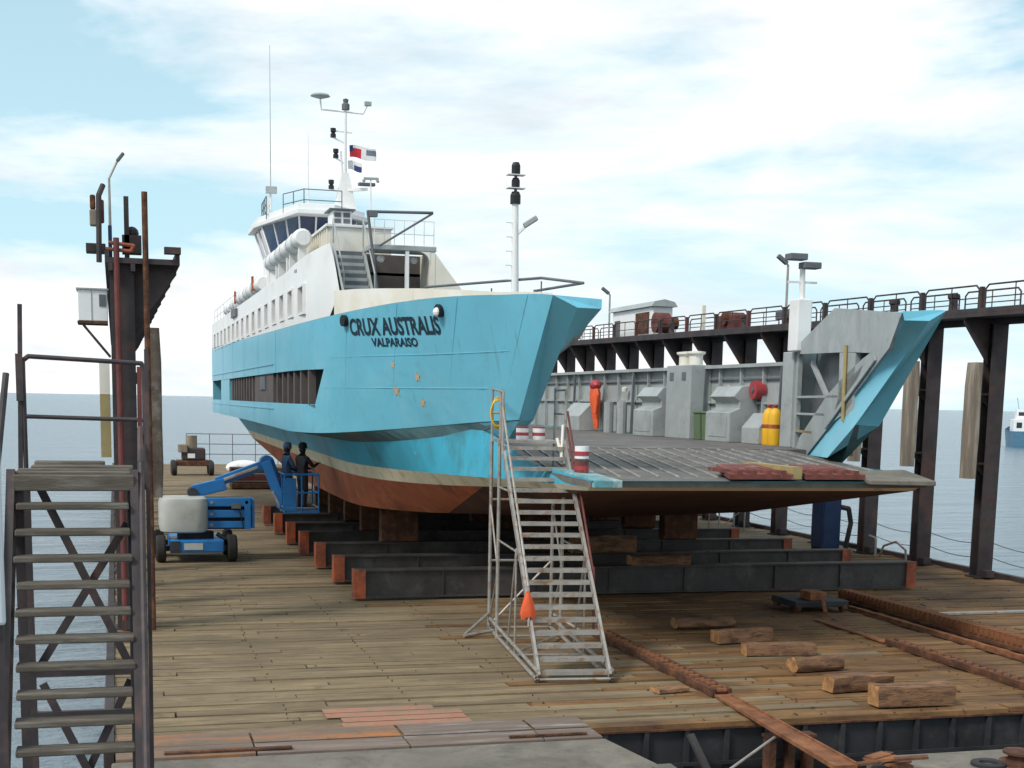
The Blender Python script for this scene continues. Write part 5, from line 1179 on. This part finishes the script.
# guard rail
gpts = [(xl_+.03, yr, lz), (xl_+.03, yr, 4.79), (xl_+.08, yr, 4.83), (xr_+.10, yr, 4.79), (xr_+.12, yr, 4.72), (xr_+.12, yr, lz-.2)]
MB().path(gpts, .022).build('guard_rail', STAIRS, fs_); MB().tube((xl_+.03, yr, 4.28), (xr_+.12, yr, 4.26), .02).build('mid_rail', STAIRS, fs_)
MB().bar((xl_-.02, yr, lz-.1), (xl_+.02, yr, 5.30), .04, .04).build('tall_post', STAIRS, fs_); MB().bar((xl_-.0, yr-.06, 4.42), (xl_+.0, yr-.06, 4.85), .06, .05).build('post_sleeve', STAIRS, fs_)
MB().path([(xl_-.06, ly+.1, 4.66), (xl_-.14, ly-.1, 3.9), (xl_-.20, by+.2, 1.4)], .028).build('hand_rail', STAIRS, fs_)
MB().path([(xr_+.07, ly+.3, 4.2), (xr_+.06, ly, 3.9), (xr_+.03, by, 1.2)], .03).build('hand_rail', STAIRS, fs_)
MB().bar((xr_+.13, ly+.3, 4.9), (xr_+.10, ly-.2, .8), .035, .05).build('side_post', STAIRS, fs_); MB().bar((xr_+.07, ly+.5, 4.75), (xr_+.05, ly+.4, 1.0), .04, .04).build('side_post', REDPIPE, fs_)
# pale panel at the extreme left
pp = thing('pale_panel', 'pale blue-grey panel cut by the left picture edge beside the stair', 'panel', (-1.1, 9.5, -2))
MB().box((-1.6, 9.2, 3.05), (-.69, 9.26, 4.35)).build('sheet', PALE, pp, bevel=.02); MB().box((-.80, 9.265, -2.2), (-.71, 9.36, 3.6)).build('post', STAIRS, pp)

# ---------------------------------------------------------------- far deck things
cp = thing('welding_trolley', 'brown wheeled machine standing far back on the deck left of the stern', 'machine', (4.2, 82, 0))
MB().box((3.3, 81.5, .55), (5.1, 83, .85)).build('frame', RUSTD, cp, bevel=.04); MB().box((3.6, 81.7, .85), (4.9, 82.9, 1.55)).build('engine', STEEL, cp, bevel=.08)
MB().tube((4.15, 82.2, 1.5), (4.15, 82.2, 2.25), .32, 14).build('tank', TIMBERG, cp); MB().box((3.4, 81.6, 1.3), (3.9, 82.6, 1.75)).build('box', TIMBERG, cp, bevel=.04)
for x in (3.15, 5.2):
    for y in (81.7, 82.8): MB().lathe((x-.15, y, .42), [(.001,0),(.36,0),(.42,.06),(.42,.24),(.36,.3),(.001,.3)], 18, 'x').build('wheel', RUBBER, cp, smooth=True)
MB().box((3.9, 81.45, 1.0), (4.3, 81.49, 1.25)).build('panel', FLAGW, cp)
fr_ = thing('end_railing', 'thin dark railing across the far end of the deck', 'railing', (5, 95.5, 0))
railing([(4.5, 95.5), (10.5, 95.5)], 0, 2.0, 'rails', STEEL, fr_, .022, 3, 1.5)
sk_ = thing('skid_stack', 'stack of dark red boards on the far deck left of the stern', 'boards', (6, 70, 0))
for k in range(3): MB().box((5.4, 69.5+k*.1, .05+k*.36), (8.4, 71.0, .32+k*.36)).build('board', RUSTD if k != 1 else REDPIPE, sk_, bevel=.03)
wc = thing('tarpaulin_bundle', 'white tarpaulin bundle on the far deck under the stern', 'bundle', (7.0, 88, 0))
MB().ball((7.6, 88, .2), .6, 14, 8, (1.8, .8, .7)).ball((7.0, 87.8, .15), .45, 10, 6, (1.2, .8, .8)).build('bundle', WHITE, wc, smooth=True)

# ---------------------------------------------------------------- small boat on the sea
vb = thing('fishing_boat', 'small white and blue boat on the water at the far right', 'boat', (147.5, 206, SEA), R(-30))
hp = []
for y, b in ((-9, 2.4), (-4, 2.9), (2, 2.8), (6, 1.9), (9.0, .15)): hp.append((y, b))
mb = MB(); rows = [[], [], [], [], []]
for y, b in hp:
    zt = 2.7+.10*max(0, y)
    for i, (k, z) in enumerate(((-1, zt), (-.88, .0), (0, -.4), (.88, .0), (1, zt))): rows[i].append((b*k, y, z))
mb.grid(rows); mb.poly([r[0] for r in rows]); mb.poly([(b*1, y, 2.5) for y, b in hp]+[(-b, y, 2.5) for y, b in reversed(hp)]); mb.build('hull', mat('boat_blue', (.07, .17, .26), .5), vb, local=True)
MB().box((-2.0, -4.5, 2.5), (2.0, 2.0, 4.6)).build('cabin', WHITE, vb, local=True, bevel=.1); MB().box((-1.5, -3, 4.6), (1.5, .5, 6.2)).build('wheelhouse', WHITE, vb, local=True, bevel=.1)
for x in (-1.9, .2): MB().box((x+.35, -4.53, 3.2), (x+1.2, -4.503, 4.1)).build('window', GLASS, vb, local=True)
MB().box((-1.2, -3.03, 5.2), (1.2, -3.003, 5.8)).build('window', GLASS, vb, local=True)
MB().tube((0, -1, 6.2), (0, -1, 9.2), .12, 8).build('mast', GREY_D, vb, local=True); MB().tube((-.9, 0, 6.2), (-1.3, 0, 8.2), .06, 6).build('aerial', GREY, vb, local=True)
MB().tube((0, -1, 8.2), (.7, -1, 8.8), .06, 6).build('yard', GREY_D, vb, local=True)
